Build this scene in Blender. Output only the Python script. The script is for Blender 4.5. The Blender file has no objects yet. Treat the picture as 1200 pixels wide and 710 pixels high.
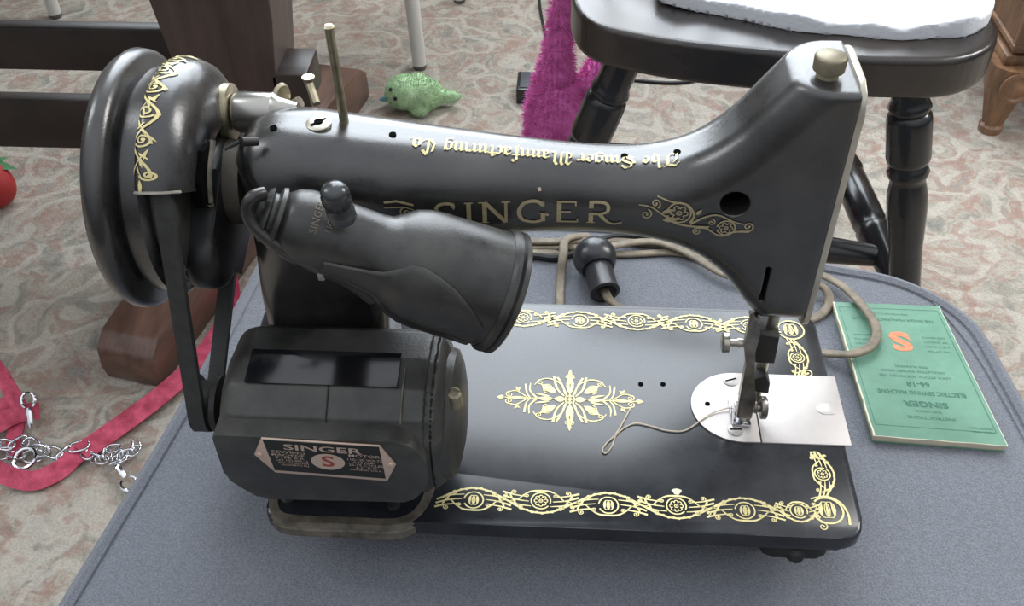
import bpy, bmesh, math, random
import numpy as np
from mathutils import Vector, Matrix
random.seed(7); rng = np.random.default_rng(7)
PI = math.pi; sc = bpy.context.scene; COL = sc.collection

# ---------------------------------------------------------------- camera
F_PX, PITCH, YAW, ROLL = 1171.0, .749, -.0626, -.0129
CAM = np.array([.1964, -.3157, .46])
cf = np.array([math.sin(YAW)*math.cos(PITCH), math.cos(YAW)*math.cos(PITCH), -math.sin(PITCH)])
cr = np.cross(cf, [0, 0, 1]); cr /= np.linalg.norm(cr); cu = np.cross(cr, cf)
cr, cu = math.cos(ROLL)*cr+math.sin(ROLL)*cu, -math.sin(ROLL)*cr+math.cos(ROLL)*cu
cam = bpy.data.cameras.new('camera'); co = bpy.data.objects.new('camera', cam); COL.objects.link(co)
cam.sensor_width = 36; cam.lens = F_PX/1200*36; cam.clip_start = .01; cam.clip_end = 50
co.matrix_world = Matrix(((cr[0], cu[0], -cf[0], CAM[0]), (cr[1], cu[1], -cf[1], CAM[1]), (cr[2], cu[2], -cf[2], CAM[2]), (0, 0, 0, 1)))
sc.camera = co
# ---------------------------------------------------------------- light
w = bpy.data.worlds.new('room_light'); sc.world = w; w.use_nodes = True
wt = w.node_tree; wbg = wt.nodes['Background']; wbg.inputs[1].default_value = .65
wtc = wt.nodes.new('ShaderNodeTexCoord'); wsx = wt.nodes.new('ShaderNodeSeparateXYZ'); wr = wt.nodes.new('ShaderNodeValToRGB')
wt.links.new(wtc.outputs['Generated'], wsx.inputs[0]); wt.links.new(wsx.outputs[2], wr.inputs[0]); wt.links.new(wr.outputs[0], wbg.inputs[0])
wr.color_ramp.elements[0].position = .0; wr.color_ramp.elements[0].color = (.13, .132, .137, 1)      # walls
wr.color_ramp.elements[1].position = .85; wr.color_ramp.elements[1].color = (1.15, 1.2, 1.28, 1)       # white ceiling
def area(name, loc, target, sx, sy, power, color):
    l = bpy.data.lights.new(name, 'AREA'); l.shape = 'RECTANGLE'; l.size = sx; l.size_y = sy; l.energy = power; l.color = color
    o = bpy.data.objects.new(name, l); COL.objects.link(o); o.location = loc
    o.rotation_euler = (Vector(target)-Vector(loc)).to_track_quat('-Z', 'Y').to_euler(); return o
area('window_daylight', (.10, 1.86, 1.53), (.10, 0, 1.53), 1.72, 2.46, 64, (.86, .93, 1))
area('side_window_daylight', (-2.0, .6, 1.9), (.1, .1, 0), .5, 1.2, 9, (.95, .98, 1))
area('right_fill_light', (2.3, 1.0, 1.5), (.3, .3, 0), .6, 1.2, 22, (1, .98, .95))  # added fill from the right, no window there; brightens the far carpet
sc.view_settings.view_transform = 'Standard'; sc.view_settings.look = 'None'
sc.view_settings.gamma = 1; sc.view_settings.use_curve_mapping = False
sc.view_settings.exposure = .58

# ---------------------------------------------------------------- helpers
def P(px, py, ax, val):
    """point of the photograph's pixel on the world plane axis=val"""
    d = cf+cr*(px-600)/F_PX-cu*(py-355)/F_PX
    return CAM+(val-CAM[ax])/d[ax]*d
def cells(fr): return [tuple(P(*p)) for p in fr]
def M(name, col, rough=.5, metal=0., coat=0., var=0., vscale=8., bump=0., bscale=200., rvar=0., spec=.5, col2=None, sheen=0., stretch=None):
    m = bpy.data.materials.new(name); m.use_nodes = True; t = m.node_tree; b = t.nodes['Principled BSDF']
    b.inputs['Base Color'].default_value = (*col, 1); b.inputs['Roughness'].default_value = rough
    b.inputs['Metallic'].default_value = metal; b.inputs['Coat Weight'].default_value = coat; b.inputs['Coat Roughness'].default_value = max(.06, rough*.8)
    b.inputs['Specular IOR Level'].default_value = spec; b.inputs['Sheen Weight'].default_value = sheen
    tc = t.nodes.new('ShaderNodeTexCoord'); src = tc.outputs['Object']
    if stretch:
        mp = t.nodes.new('ShaderNodeMapping'); mp.inputs['Scale'].default_value = stretch; t.links.new(src, mp.inputs[0]); src = mp.outputs[0]
    if var or rvar or col2:
        n = t.nodes.new('ShaderNodeTexNoise'); n.inputs['Scale'].default_value = vscale; n.inputs['Detail'].default_value = 8; n.inputs['Roughness'].default_value = .65
        t.links.new(src, n.inputs['Vector'])
        r = t.nodes.new('ShaderNodeValToRGB'); c2 = col2 or tuple(min(1, c*(1+var)) for c in col)
        r.color_ramp.elements[0].position = .36; r.color_ramp.elements[1].position = .68
        r.color_ramp.elements[0].color = (*[c*(1-var) for c in col], 1); r.color_ramp.elements[1].color = (*c2, 1)
        t.links.new(n.outputs[0], r.inputs[0]); t.links.new(r.outputs[0], b.inputs['Base Color'])
        if rvar:
            mr = t.nodes.new('ShaderNodeMapRange'); mr.inputs[1].default_value = .3; mr.inputs[2].default_value = .7
            mr.inputs[3].default_value = max(.03, rough-rvar); mr.inputs[4].default_value = rough+rvar
            t.links.new(n.outputs[0], mr.inputs[0]); t.links.new(mr.outputs[0], b.inputs['Roughness'])
    if bump:
        n2 = t.nodes.new('ShaderNodeTexNoise'); n2.inputs['Scale'].default_value = bscale; n2.inputs['Detail'].default_value = 3
        t.links.new(src, n2.inputs['Vector'])
        bp = t.nodes.new('ShaderNodeBump'); bp.inputs['Strength'].default_value = bump; bp.inputs['Distance'].default_value = .002
        t.links.new(n2.outputs[0], bp.inputs['Height']); t.links.new(bp.outputs[0], b.inputs['Normal'])
    return m
def wloc(o):
    v = Vector((0, 0, 0))
    while o: v += o.location; o = o.parent
    return v
def link(name, me, mat=None, parent=None, smooth=True):
    if mat and not me.materials: me.materials.append(mat)
    if smooth and len(me.polygons): me.polygons.foreach_set('use_smooth', [True]*len(me.polygons))
    o = bpy.data.objects.new(name, me); COL.objects.link(o)
    if parent: o.parent = parent; o.location = -wloc(parent)
    return o
def tag(o, label, cat=None, group=None, kind=None):
    o['label'] = label
    if cat: o['category'] = cat
    if group: o['group'] = group
    if kind: o['kind'] = kind
    return o
def thing(name, label, cat, loc=(0, 0, 0), group=None):
    o = bpy.data.objects.new(name, None); COL.objects.link(o); o.location = loc; o.empty_display_size = .02
    return tag(o, label, cat, group)
def mesh(vs, fs):
    me = bpy.data.meshes.new('m'); me.from_pydata([tuple(map(float, v)) for v in vs], [], fs); me.update(); return me
def bmm(bm):
    me = bpy.data.meshes.new('m'); bmesh.ops.recalc_face_normals(bm, faces=bm.faces); bm.to_mesh(me); bm.free(); return me
def sharp(o, deg=35):
    me = o.data; bm = bmesh.new(); bm.from_mesh(me); a = math.radians(deg)
    for e in bm.edges:
        if len(e.link_faces) == 2 and e.calc_face_angle(0) > a: e.smooth = False
    bm.to_mesh(me); bm.free(); return o
class B:
    """collects shapes into ONE mesh"""
    def __init__(s): s.v = []; s.f = []
    def add(s, vs, fs):
        n = len(s.v); s.v += [tuple(map(float, v)) for v in vs]; s.f += [tuple(i+n for i in f) for f in fs]; return s
    def addmesh(s, me):
        s.add([v.co[:] for v in me.vertices], [tuple(p.vertices) for p in me.polygons]); return s
    def obj(s, name, mat, parent=None, smooth=True, deg=35):
        o = link(name, mesh(s.v, s.f), mat, parent, smooth)
        return sharp(o, deg) if smooth else o
def box(c, s, bev=.002, rot=None, seg=2):
    bm = bmesh.new(); bmesh.ops.create_cube(bm, size=1); bmesh.ops.scale(bm, vec=s, verts=bm.verts)
    if bev: bmesh.ops.bevel(bm, geom=bm.edges, offset=bev, segments=seg, profile=.5, affect='EDGES')
    if rot is not None: bmesh.ops.transform(bm, matrix=rot.to_4x4(), verts=bm.verts)
    bmesh.ops.translate(bm, vec=c, verts=bm.verts); return bmm(bm)
def frame(axis):
    a = np.array(axis, float); a /= np.linalg.norm(a); h = np.array([0, 0, 1.]) if abs(a[2]) < .9 else np.array([0, 1., 0])
    u = np.cross(h, a); u /= np.linalg.norm(u); return a, u, np.cross(a, u)
def lathe(prof, o, axis, seg=32, knurl=0, kseg=None):
    """prof: [(distance along axis, radius)]"""
    a, u, v = frame(axis); o = np.array(o, float); vs = []; fs = []
    for t, r in prof:
        for k in range(seg):
            th = 2*PI*k/seg; rr = r*(1-(knurl if (k % 2 and kseg and kseg[0] <= t <= kseg[1]) else 0))
            vs.append(o+a*t+(u*math.cos(th)+v*math.sin(th))*rr)
    n = len(prof)
    for i in range(n-1):
        for k in range(seg):
            k2 = (k+1) % seg; fs.append((i*seg+k, i*seg+k2, (i+1)*seg+k2, (i+1)*seg+k))
    if prof[0][1] > 1e-6: fs.append(tuple(range(seg))[::-1])
    if prof[-1][1] > 1e-6: fs.append(tuple((n-1)*seg+k for k in range(seg)))
    return vs, fs
def spline(pts, n=8, closed=False):
    p = [np.array(q, float) for q in pts]; N = len(p); out = []
    for i in range(N if closed else N-1):
        g = lambda j: p[j % N] if closed else p[max(0, min(N-1, j))]
        a, b, c, d = g(i-1), g(i), g(i+1), g(i+2)
        for k in range(n):
            t = k/n; out.append(.5*((2*b)+(c-a)*t+(2*a-5*b+4*c-d)*t*t+(3*b-a-3*c+d)*t**3))
    if not closed: out.append(p[-1])
    return out
def sweep(pts, rad, seg=10, closed=False, prof=None, up=(0, 0, 1)):
    """tube (or a custom profile [(side,up)]) along points; rad may be a list"""
    pts = [np.array(q, float) for q in pts]; N = len(pts); vs = []; fs = []
    rad = rad if hasattr(rad, '__len__') else [rad]*N
    pr = prof or [(math.cos(2*PI*k/seg), math.sin(2*PI*k/seg)) for k in range(seg)]; S = len(pr); up0 = np.array(up, float)
    for i in range(N):
        a = pts[(i+1) % N]-pts[i-1] if closed else pts[min(i+1, N-1)]-pts[max(i-1, 0)]
        a = a/(np.linalg.norm(a)+1e-12); u_ = up0 if abs(a@up0) < .95 else np.array([0, 1., .1])
        s_ = np.cross(a, u_); s_ /= np.linalg.norm(s_); w_ = np.cross(s_, a)
        for x, y in pr: vs.append(pts[i]+(s_*x+w_*y)*rad[i])
    for i in range(N if closed else N-1):
        j = (i+1) % N
        for k in range(S): k2 = (k+1) % S; fs.append((i*S+k, i*S+k2, j*S+k2, j*S+k))
    if not closed: fs += [tuple(range(S))[::-1], tuple((N-1)*S+k for k in range(S))]
    return vs, fs
def roundpoly(pts, r, n=5):
    out = []; N = len(pts); r = r if hasattr(r, '__len__') else [r]*N
    for i in range(N):
        p = np.array(pts[i], float); a = np.array(pts[i-1], float)-p; b = np.array(pts[(i+1) % N], float)-p
        la, lb = np.linalg.norm(a), np.linalg.norm(b); q = min(r[i], la*.49, lb*.49)
        if q <= 0: out.append(tuple(p)); continue
        A = p+a/la*q; Bb = p+b/lb*q
        for k in range(n+1):
            t = k/n; out.append(tuple((1-t)**2*A+2*t*(1-t)*p+t*t*Bb))
    return out
def prism(poly, lo, hi, ax=2, bev=0., seg=2):
    """polygon in the plane normal to ax, extruded lo..hi, all rims bevelled"""
    bm = bmesh.new()
    def q(p, h): return {2: (p[0], p[1], h), 1: (p[0], h, p[1]), 0: (h, p[0], p[1])}[ax]
    a = [bm.verts.new(q(p, lo)) for p in poly]; b = [bm.verts.new(q(p, hi)) for p in poly]; n = len(poly)
    f0 = bm.faces.new(a[::-1]); f1 = bm.faces.new(b)
    for i in range(n): bm.faces.new((a[i], a[(i+1) % n], b[(i+1) % n], b[i]))
    if bev: bmesh.ops.bevel(bm, geom=list(set(f0.edges) | set(f1.edges)), offset=bev, segments=seg, profile=.5, affect='EDGES')
    return bmm(bm)
# ---- signed distance modelling
def sdpoly(poly, x, y):
    p = np.array(poly, float)
    if np.ndim(x) == 0:
        a = p; e = np.roll(p, 1, 0)-p; wx = x-a[:, 0]; wy = y-a[:, 1]; t = np.clip((wx*e[:, 0]+wy*e[:, 1])/((e*e).sum(1)+1e-18), 0, 1)
        c1 = y >= a[:, 1]; c2 = y < np.roll(a[:, 1], 1); c3 = e[:, 0]*wy > e[:, 1]*wx
        k = int(((c1 & c2 & c3) | (~c1 & ~c2 & ~c3)).sum()); return (-1 if k % 2 else 1)*math.sqrt(((wx-e[:, 0]*t)**2+(wy-e[:, 1]*t)**2).min())
    d = np.full(np.broadcast(x, y).shape, 1e9); s = np.ones(d.shape)
    for i in range(len(p)):
        a = p[i]; b = p[i-1]; e = b-a; wx = x-a[0]; wy = y-a[1]
        t = np.clip((wx*e[0]+wy*e[1])/(e@e+1e-18), 0, 1); d = np.minimum(d, (wx-e[0]*t)**2+(wy-e[1]*t)**2)
        c1 = y >= a[1]; c2 = y < b[1]; c3 = e[0]*wy > e[1]*wx
        s = np.where((c1 & c2 & c3) | (~c1 & ~c2 & ~c3), -s, s)
    return s*np.sqrt(d)
def rext(d2, h, r):
    a = d2+r; b = h+r; return np.minimum(np.maximum(a, b), 0)+np.hypot(np.maximum(a, 0), np.maximum(b, 0))-r
def smin(a, b, k):
    h = np.clip(.5+.5*(b-a)/k, 0, 1); return b*(1-h)+a*h-k*h*(1-h)
def sdf_mesh(f, lo, hi, h):
    ax = [np.arange(lo[i], hi[i]+h, h) for i in range(3)]
    V = np.broadcast_to(f(ax[0][:, None, None], ax[1][None, :, None], ax[2][None, None, :]), tuple(len(a) for a in ax))
    S = V < 0; nx, ny, nz = V.shape
    act = np.zeros((nx-1, ny-1, nz-1), np.int8)
    cs = [(i, j, k) for i in (0, 1) for j in (0, 1) for k in (0, 1)]
    sl = lambda A, c: A[c[0]:nx-1+c[0], c[1]:ny-1+c[1], c[2]:nz-1+c[2]]
    for c in cs: act += sl(S, c)
    I = np.argwhere((act > 0) & (act < 8)); idx = -np.ones(act.shape, int); idx[tuple(I.T)] = np.arange(len(I))
    acc = np.zeros((len(I), 3)); cnt = np.zeros(len(I))
    for c in cs:
        for a in range(3):
            if c[a]: continue
            d = list(c); d[a] = 1; v0 = V[tuple((I+c).T)]; v1 = V[tuple((I+d).T)]; m = (v0 < 0) != (v1 < 0)
            t = np.where(m, v0/(v0-v1+1e-20), 0); q = np.array(c, float)[None]+np.eye(3)[a][None]*t[:, None]
            acc += q*m[:, None]; cnt += m
    p = (I+acc/cnt[:, None])*h+np.array([a[0] for a in ax])
    def grad(p, e=h*.25):
        g = np.stack([f(*(p+np.eye(3)[i]*e).T)-f(*(p-np.eye(3)[i]*e).T) for i in range(3)], 1)/(2*e); return g
    for _ in range(3):
        g = grad(p); p = p-np.clip(f(*p.T), -h, h)[:, None]*g/np.maximum((g*g).sum(1), .2)[:, None]
    F = []
    for a in range(3):
        b, c = (a+1) % 3, (a+2) % 3
        s0 = [slice(1, -1)]*3; s0[a] = slice(0, -1); s1 = list(s0); s1[a] = slice(1, None)
        x0 = S[tuple(s0)]; x1 = S[tuple(s1)]; E = np.argwhere(x0 != x1)
        if not len(E): continue
        fl = x0[tuple(E.T)]; off = np.ones(3, int); off[a] = 0; E = E+off
        eb = np.eye(3, dtype=int)[b]; ec = np.eye(3, dtype=int)[c]
        q = np.stack([idx[tuple((E-eb-ec).T)], idx[tuple((E-ec).T)], idx[tuple(E.T)], idx[tuple((E-eb).T)]], 1)
        q[~fl] = q[~fl][:, ::-1]; F.append(q)
    F = np.concatenate(F); me = bpy.data.meshes.new('m')
    me.vertices.add(len(p)); me.vertices.foreach_set('co', p.ravel())
    me.loops.add(F.size); me.loops.foreach_set('vertex_index', F.ravel())
    me.polygons.add(len(F)); me.polygons.foreach_set('loop_start', np.arange(0, F.size, 4)); me.polygons.foreach_set('loop_total', np.full(len(F), 4))
    me.update(); me.polygons.foreach_set('use_smooth', [True]*len(F))
    n = grad(p, h*.6); n /= np.linalg.norm(n, axis=1)[:, None]+1e-9
    me.normals_split_custom_set_from_vertices(n.tolist())
    return me
def march(f, o, d, n=60):
    o = np.array(o, float); d = np.array(d, float); d /= np.linalg.norm(d)
    for _ in range(n):
        v = float(f(o[0], o[1], o[2])); o = o+d*v*.9
        if abs(v) < 2e-5: break
    return o-d*.0006
# ---- flat ornament and lettering: lists of 2D polygons, then mapped onto a surface
def rib(pl, w0, w1=None):
    w1 = w0 if w1 is None else w1; out = []; n = len(pl); L = []; R = []
    for i in range(n):
        a = np.array(pl[max(0, i-1)]); b = np.array(pl[min(n-1, i+1)]); t = b-a; t = t/(np.linalg.norm(t)+1e-12)
        w_ = (w0+(w1-w0)*i/(n-1))/2; nn = np.array([-t[1], t[0]])*w_; p = np.array(pl[i]); L.append(p+nn); R.append(p-nn)
    for i in range(n-1): out.append([L[i], R[i], R[i+1], L[i+1]])
    return out
def curl(x, y, a, r, d=1, turns=1.25, w=.0006, n=22):
    """spiral that starts at x,y heading along a and winds inwards"""
    pl = []; cx = x-math.sin(a)*r*d; cy = y+math.cos(a)*r*d; a0 = math.atan2(y-cy, x-cx)
    for i in range(n+1):
        t = i/n; rr = r*(1-.82*t); th = a0+d*turns*2*PI*t; pl.append((cx+math.cos(th)*rr, cy+math.sin(th)*rr))
    return rib(pl, w, w*.7)+dot(pl[-1][0], pl[-1][1], w*.9)
def dot(x, y, r, n=8): return [[(x+r*math.cos(2*PI*k/n), y+r*math.sin(2*PI*k/n)) for k in range(n)]]
def leaf(x, y, a, L, W, bend=0.):
    up = []; dn = []
    for i in range(7):
        t = i/6; c = math.sin(PI*t**.8)*W/2; bx = L*t; by = bend*L*t*t; up.append((bx, by+c)); dn.append((bx, by-c))
    ca, sa = math.cos(a), math.sin(a)
    f = lambda p: (x+p[0]*ca-p[1]*sa, y+p[0]*sa+p[1]*ca)
    return [[f(up[i]), f(up[i+1]), f(dn[i+1]), f(dn[i])] for i in range(6)]
def arcp(x, y, r, a0, a1, n=14, ry=None): return [(x+r*math.cos(a0+(a1-a0)*i/n), y+(ry or r)*math.sin(a0+(a1-a0)*i/n)) for i in range(n+1)]
def flower(x, y, r, w=.0005, k=8):
    o = []
    for i in range(k):
        a = 2*PI*i/k; o += rib(arcp(x+math.cos(a)*r*.66, y+math.sin(a)*r*.66, r*.27, a-2.2, a+2.2, 7), w)
    return o+rib(arcp(x, y, r*.26, 0, 2*PI, 8), w)+dot(x, y, r*.1)
def bud(x, y, r, w=.0005):
    o = []
    for s in (-1, 1):
        o += rib(arcp(x+s*r*.25, y, r*.5, 0, 2*PI, 10, ry=r*.9), w); o += leaf(x+s*r*.55, y-r*.7, PI/2+s*-.1, r*1.5, r*.3, s*.2)
    return o+leaf(x, y-r*.8, PI/2, r*1.7, r*.22)
def vine(a, b, flip=1, h=.0075, w=.00075, kind=0):
    """one unit of the border scroll between u=a and u=b, v centred at 0"""
    L = b-a; o = []; c = a+L*.5; Rr = h*.72; f = flip; sp = lambda q, n=5: [tuple(p) for p in spline(q, n)]
    o += rib(arcp(c, -f*h*.08, Rr, -2.7 if f > 0 else -.4, 3.0 if f > 0 else 5.6, 24), w*1.05)
    o += rib([(c+L*t, f*h*math.cos(PI*t)) for t in np.linspace(-.5, .5, 26)], w*1.5)
    for s_ in (-1, 1):
        a_ = 0 if s_ > 0 else PI
        o += rib(sp([(c, -f*h*.98), (c+s_*L*.14, -f*h*.92), (c+s_*L*.26, -f*h*.55), (c+s_*L*.34, -f*h*.15), (c+s_*L*.46, f*h*.02)]), w*1.6, w*.6)
        o += curl(c+s_*L*.2, -f*h*.75, a_-s_*f*.2, h*.22, s_*f, 1.2, w*.8)+curl(c+s_*L*.28, f*h*.72, a_+s_*f*.3, h*.2, -s_*f, 1.3, w*.8)
    for i in range(9):
        t = -.3+.075*i; o += leaf(c+L*t, f*h*math.cos(PI*t), (.5 if i % 2 else -.5)+(-f*PI*.5*t), L*.05, h*.16)
    for s_ in (-1, 1):
        for k in range(3):
            x0 = c+s_*(Rr+L*.035*k); o += rib(sp([(x0, f*h*(.42-.42*k)), (c+s_*L*(.36+.02*k), f*h*(.28-.42*k)), (c+s_*L*(.55+.01*k), f*h*(-.12-.34*k))]), w*.6, w*1.7)
            o += leaf(c+s_*L*(.30+.06*k), f*h*(.62-.40*k), (0 if s_ > 0 else PI)-s_*f*(.5+.2*k), L*.12, h*.16, -s_*f*.3)
        o += curl(c+s_*L*.40, -f*h*.55, (0 if s_ > 0 else PI), h*.24, -s_*f, 1.3, w*.8)
    o += curl(c+L*.46, f*h*.62, 0, h*.20, -f, 1.3, w*.8)
    o += flower(c, -f*h*.08, Rr*.74, w*.75) if kind == 0 else bud(c, -f*h*.08, Rr*.66, w*.75)
    return o
def decal(name, polys, fn, mat, parent, label=None):
    b = B()
    for k, p in enumerate(polys):
        ar = sum(p[i-1][0]*p[i][1]-p[i][0]*p[i-1][1] for i in range(len(p))); j = (k % 7)*1.2e-5
        q_ = [np.array(fn(*q))+np.array([0, -j, j]) for q in (p if ar > 0 else p[::-1])]; b.add(q_, [tuple(range(len(p)))])
    o = b.obj(name, mat, parent, smooth=False)
    if label: o['label'] = label
    return o
def xf(polys, dx=0, dy=0, rot=0, s=1, sx=1, sy=1):
    c, n = math.cos(rot), math.sin(rot)
    return [[(dx+s*(sx*p[0]*c-sy*p[1]*n), dy+s*(sx*p[0]*n+sy*p[1]*c)) for p in q] for q in polys]
def text2d(s, size=1., align='CENTER', bold=0., space=1.):
    c = bpy.data.curves.new('t', 'FONT'); c.body = s; c.size = size; c.align_x = align; c.align_y = 'CENTER'; c.offset = bold; c.space_character = space; c.resolution_u = 3
    o = bpy.data.objects.new('t', c); COL.objects.link(o); bpy.context.view_layer.update()
    me = o.evaluated_get(bpy.context.evaluated_depsgraph_get()).to_mesh()
    r = [[(me.vertices[i].co.x, me.vertices[i].co.y) for i in p.vertices] for p in me.polygons]
    bpy.data.objects.remove(o); bpy.data.curves.remove(c); return r
def nib(pl, w=.24, a=.7):
    n = np.array([math.cos(a), math.sin(a)])*w/2; m = np.array([-n[1], n[0]])*.3; out = []
    for i in range(len(pl)-1):
        p, q = np.array(pl[i], float), np.array(pl[i+1], float); out.append([p-n, p+n, q+n, q-n]); out.append([p-n-m, p+n-m, p+n+m, p-n+m])
    return out
def black(s):
    """blackletter drawn with a broad nib"""
    x = 0.; out = []
    mi = lambda x, t=1.: [(x-.08, t-.15), (x+.05, t-.02), (x+.12, t-.14), (x+.12, .16), (x+.2, .02), (x+.33, .14)]
    G = {'i': (.4, [mi(0)]), 'n': (.78, [mi(0), [(.2, .75), (.4, .98), (.5, .85), (.5, .16), (.58, .02), (.7, .14)]]),
         'u': (.78, [mi(0), mi(.38)]), 'm': (1.15, [mi(0), mi(.38), mi(.76)]),
         'r': (.55, [mi(0), [(.2, .8), (.38, .98), (.5, .85)]]), 't': (.5, [mi(0, 1.3), [(-.08, .95), (.38, .95)]]),
         'h': (.8, [mi(0, 1.7), [(.2, .8), (.42, .98), (.52, .8), (.5, .1), (.35, -.2)]]),
         'e': (.6, [[(.2, 1), (.05, .8), (.05, .2), (.22, .02), (.42, .18)], [(.2, 1), (.4, .82), (.38, .6), (.1, .45)]]),
         'c': (.55, [[(.38, .88), (.2, 1), (.05, .8), (.05, .2), (.22, .02), (.42, .18)]]),
         'o': (.65, [[(.25, 1), (.05, .8), (.05, .2), (.25, .02), (.45, .2), (.45, .8), (.25, 1)]]),
         'a': (.7, [[(.1, .85), (.25, 1), (.42, .85), (.42, .16), (.55, .02)], [(.4, .55), (.1, .4), (.1, .12), (.25, .02), (.42, .2)]]),
         'g': (.7, [[(.42, .9), (.22, 1), (.05, .8), (.05, .25), (.22, .1), (.45, .25)], [(.45, 1), (.45, -.25), (.25, -.45), (.0, -.35)]]),
         'f': (.5, [[(.42, 1.5), (.28, 1.65), (.12, 1.45), (.12, -.1), (.05, -.3)], [(-.05, .95), (.4, .95)]]),
         'T': (1.2, [[(0, 1.35), (.2, 1.6), (.6, 1.45), (1., 1.65)], [(.7, 1.4), (.65, .3), (.5, .05), (.2, .05), (.05, .3), (.1, .9), (.3, 1.2)]]),
         'S': (1.1, [[(.9, 1.35), (.6, 1.65), (.25, 1.45), (.2, 1.1), (.6, .85), (.85, .6), (.75, .2), (.4, 0), (.05, .2)], [(.0, 1.0), (.15, .5), (.5, .2)]]),
         'M': (1.5, [[(0, 1.3), (.15, 1.6), (.3, 1.3), (.25, .3), (.05, .1)], [(.3, 1.4), (.6, 1.65), (.7, 1.3), (.65, .3), (.55, .05)], [(.7, 1.4), (1., 1.65), (1.15, 1.3), (1.1, .2), (1.35, .05)], [(.0, .7), (-.1, .3), (.3, 0)]]),
         'C': (1.1, [[(.9, 1.3), (.6, 1.65), (.2, 1.3), (.1, .6), (.35, .05), (.8, .1), (.95, .4)], [(.55, 1.5), (.5, .2)]]), '.': (.3, [[(.05, .05), (.12, .05)]]), ' ': (.45, [])}
    for ch in s:
        wd, st = G[ch]
        for pl in st: out += [[(p[0]+x, p[1]) for p in q] for q in nib(pl)]
        x += wd
    return out, x
def roman(s):
    """wide flared capitals, height 1"""
    x = 0.; out = []
    st = lambda *p: rib(list(p), .15); sf = lambda x, y: rib([(x-.14, y), (x+.14, y)], .05)
    for ch in s:
        o = []
        if ch == 'S':
            pl = [(.62, .8), (.6, .95), (.4, 1), (.2, .96), (.08, .8), (.14, .62), (.35, .52), (.56, .42), (.66, .24), (.56, .06), (.34, 0), (.12, .05), (.05, .24)]
            o = rib([tuple(p) for p in spline([(a, b) for a, b in pl], 3)], .13)+rib([(.64, .72), (.64, 1)], .05)+rib([(.04, 0), (.04, .3)], .05); wd = .98
        if ch == 'I': o = st((.15, 0), (.15, 1))+sf(.15, .02)+sf(.15, .98); wd = .55
        if ch == 'N': o = st((.12, 0), (.12, 1))+st((.12, 1), (.82, 0))+rib([(.82, 0), (.82, 1)], .1)+sf(.12, .02)+sf(.82, .98)+sf(.05, .98); wd = 1.2
        if ch == 'G': o = rib([tuple(p) for p in spline([(.84, .8), (.7, .96), (.48, 1), (.2, .9), (.05, .55), (.15, .15), (.48, 0), (.72, .04), (.84, .14)], 4)], .14)+st((.84, .05), (.84, .42))+sf(.84, .44)+rib([(.86, .74), (.86, 1)], .05); wd = 1.25
        if ch == 'E': o = st((.12, 0), (.12, 1))+rib([(.05, .97), (.66, .97)], .08)+rib([(.1, .52), (.5, .52)], .08)+rib([(.05, .03), (.72, .03)], .08)+rib([(.66, .8), (.66, 1)], .05)+rib([(.73, 0), (.73, .22)], .05); wd = 1.05
        if ch == 'R': o = st((.12, 0), (.12, 1))+rib([tuple(p) for p in spline([(.05, .97), (.45, .98), (.65, .88), (.66, .62), (.45, .48), (.12, .47)], 4)], .12)+rib([tuple(p) for p in spline([(.4, .47), (.65, .12), (.9, 0), (1.15, .12)], 4)], .15, .05)+sf(.12, .02); wd = 1.1
        out += [[(p[0]+x, p[1]) for p in q] for q in o]; x += wd
    return out, x
def fur(center_fn, n, L, wd, name, mat, parent):
    """n short hair blades; center_fn(i) -> (point, outward normal)"""
    vs = []; fs = []
    for i in range(n):
        p, nn = center_fn(i); p = np.array(p); nn = np.array(nn)+rng.normal(0, .45, 3)+np.array([0, 0, -.25]); nn /= np.linalg.norm(nn)
        s_ = np.cross(nn, rng.normal(0, 1, 3)); s_ /= np.linalg.norm(s_)+1e-9; l = L*(.6+.7*rng.random()); k = len(vs)
        vs += [p-s_*wd, p+s_*wd, p+nn*l]; fs.append((k, k+1, k+2))
    o = link(name, mesh(vs, fs), mat, parent, smooth=False); o['kind'] = 'stuff'; return o

# ---------------------------------------------------------------- materials
japan = M('black_japanned_enamel', (.012, .012, .013), .30, 0, .5, spec=.7, var=.5, vscale=14, rvar=.1, bump=.05, bscale=500, col2=(.05, .048, .045))
bedm = M('black_bed_enamel', (.012, .013, .017), .22, 0, .12, .3, 20, rvar=.03, spec=.5, col2=(.03, .033, .038))
bakel = M('dusty_black_motor_paint', (.028, .028, .026), .42, 0, .1, .4, 25, rvar=.12, bump=.1, bscale=700, col2=(.07, .068, .06))
gloss = M('gloss_black_plate', (.008, .008, .01), .12, 0, .6)
lampm = M('black_lamp_enamel', (.022, .022, .021), .36, 0, .15, .4, 30, rvar=.1, bump=.06, bscale=800, col2=(.055, .053, .048))
nickel = M('worn_nickel', (.50, .47, .40), .34, .95, 0, .25, 60, rvar=.1)
brass = M('dull_brass', (.46, .41, .29), .38, .9, 0, .3, 80, rvar=.1)
steel = M('dull_steel', (.30, .28, .26), .36, .95, 0, .3, 90, rvar=.08, col2=(.42, .38, .33))
plate = M('satin_plate_steel', (.50, .465, .44), .45, .45, 0, .08, 40, rvar=.06)
chrome = M('chrome', (.75, .76, .8), .12, 1)
darkm = M('dark_iron', (.03, .029, .028), .5, .3, 0, .3, 60)
voidm = M('black_hole', (.002, .002, .002), .9, spec=.05)
gold = M('gold_decal', (.72, .62, .30), .42, .25, 0, .12, 300)
dgold = M('dulled_gold_decal', (.44, .37, .22), .45, .25, 0, .15, 300)
copperp = M('copper_plate_print', (.62, .47, .38), .5, .4)
redp = M('red_print', (.35, .05, .04), .5)
rubber = M('black_belt_rubber', (.035, .035, .033), .62, 0, 0, .25, 120, bump=.2, bscale=900)
worn = M('worn_rim_paint', (.10, .085, .065), .5, .2, 0, .4, 90, col2=(.19, .165, .13))
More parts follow.
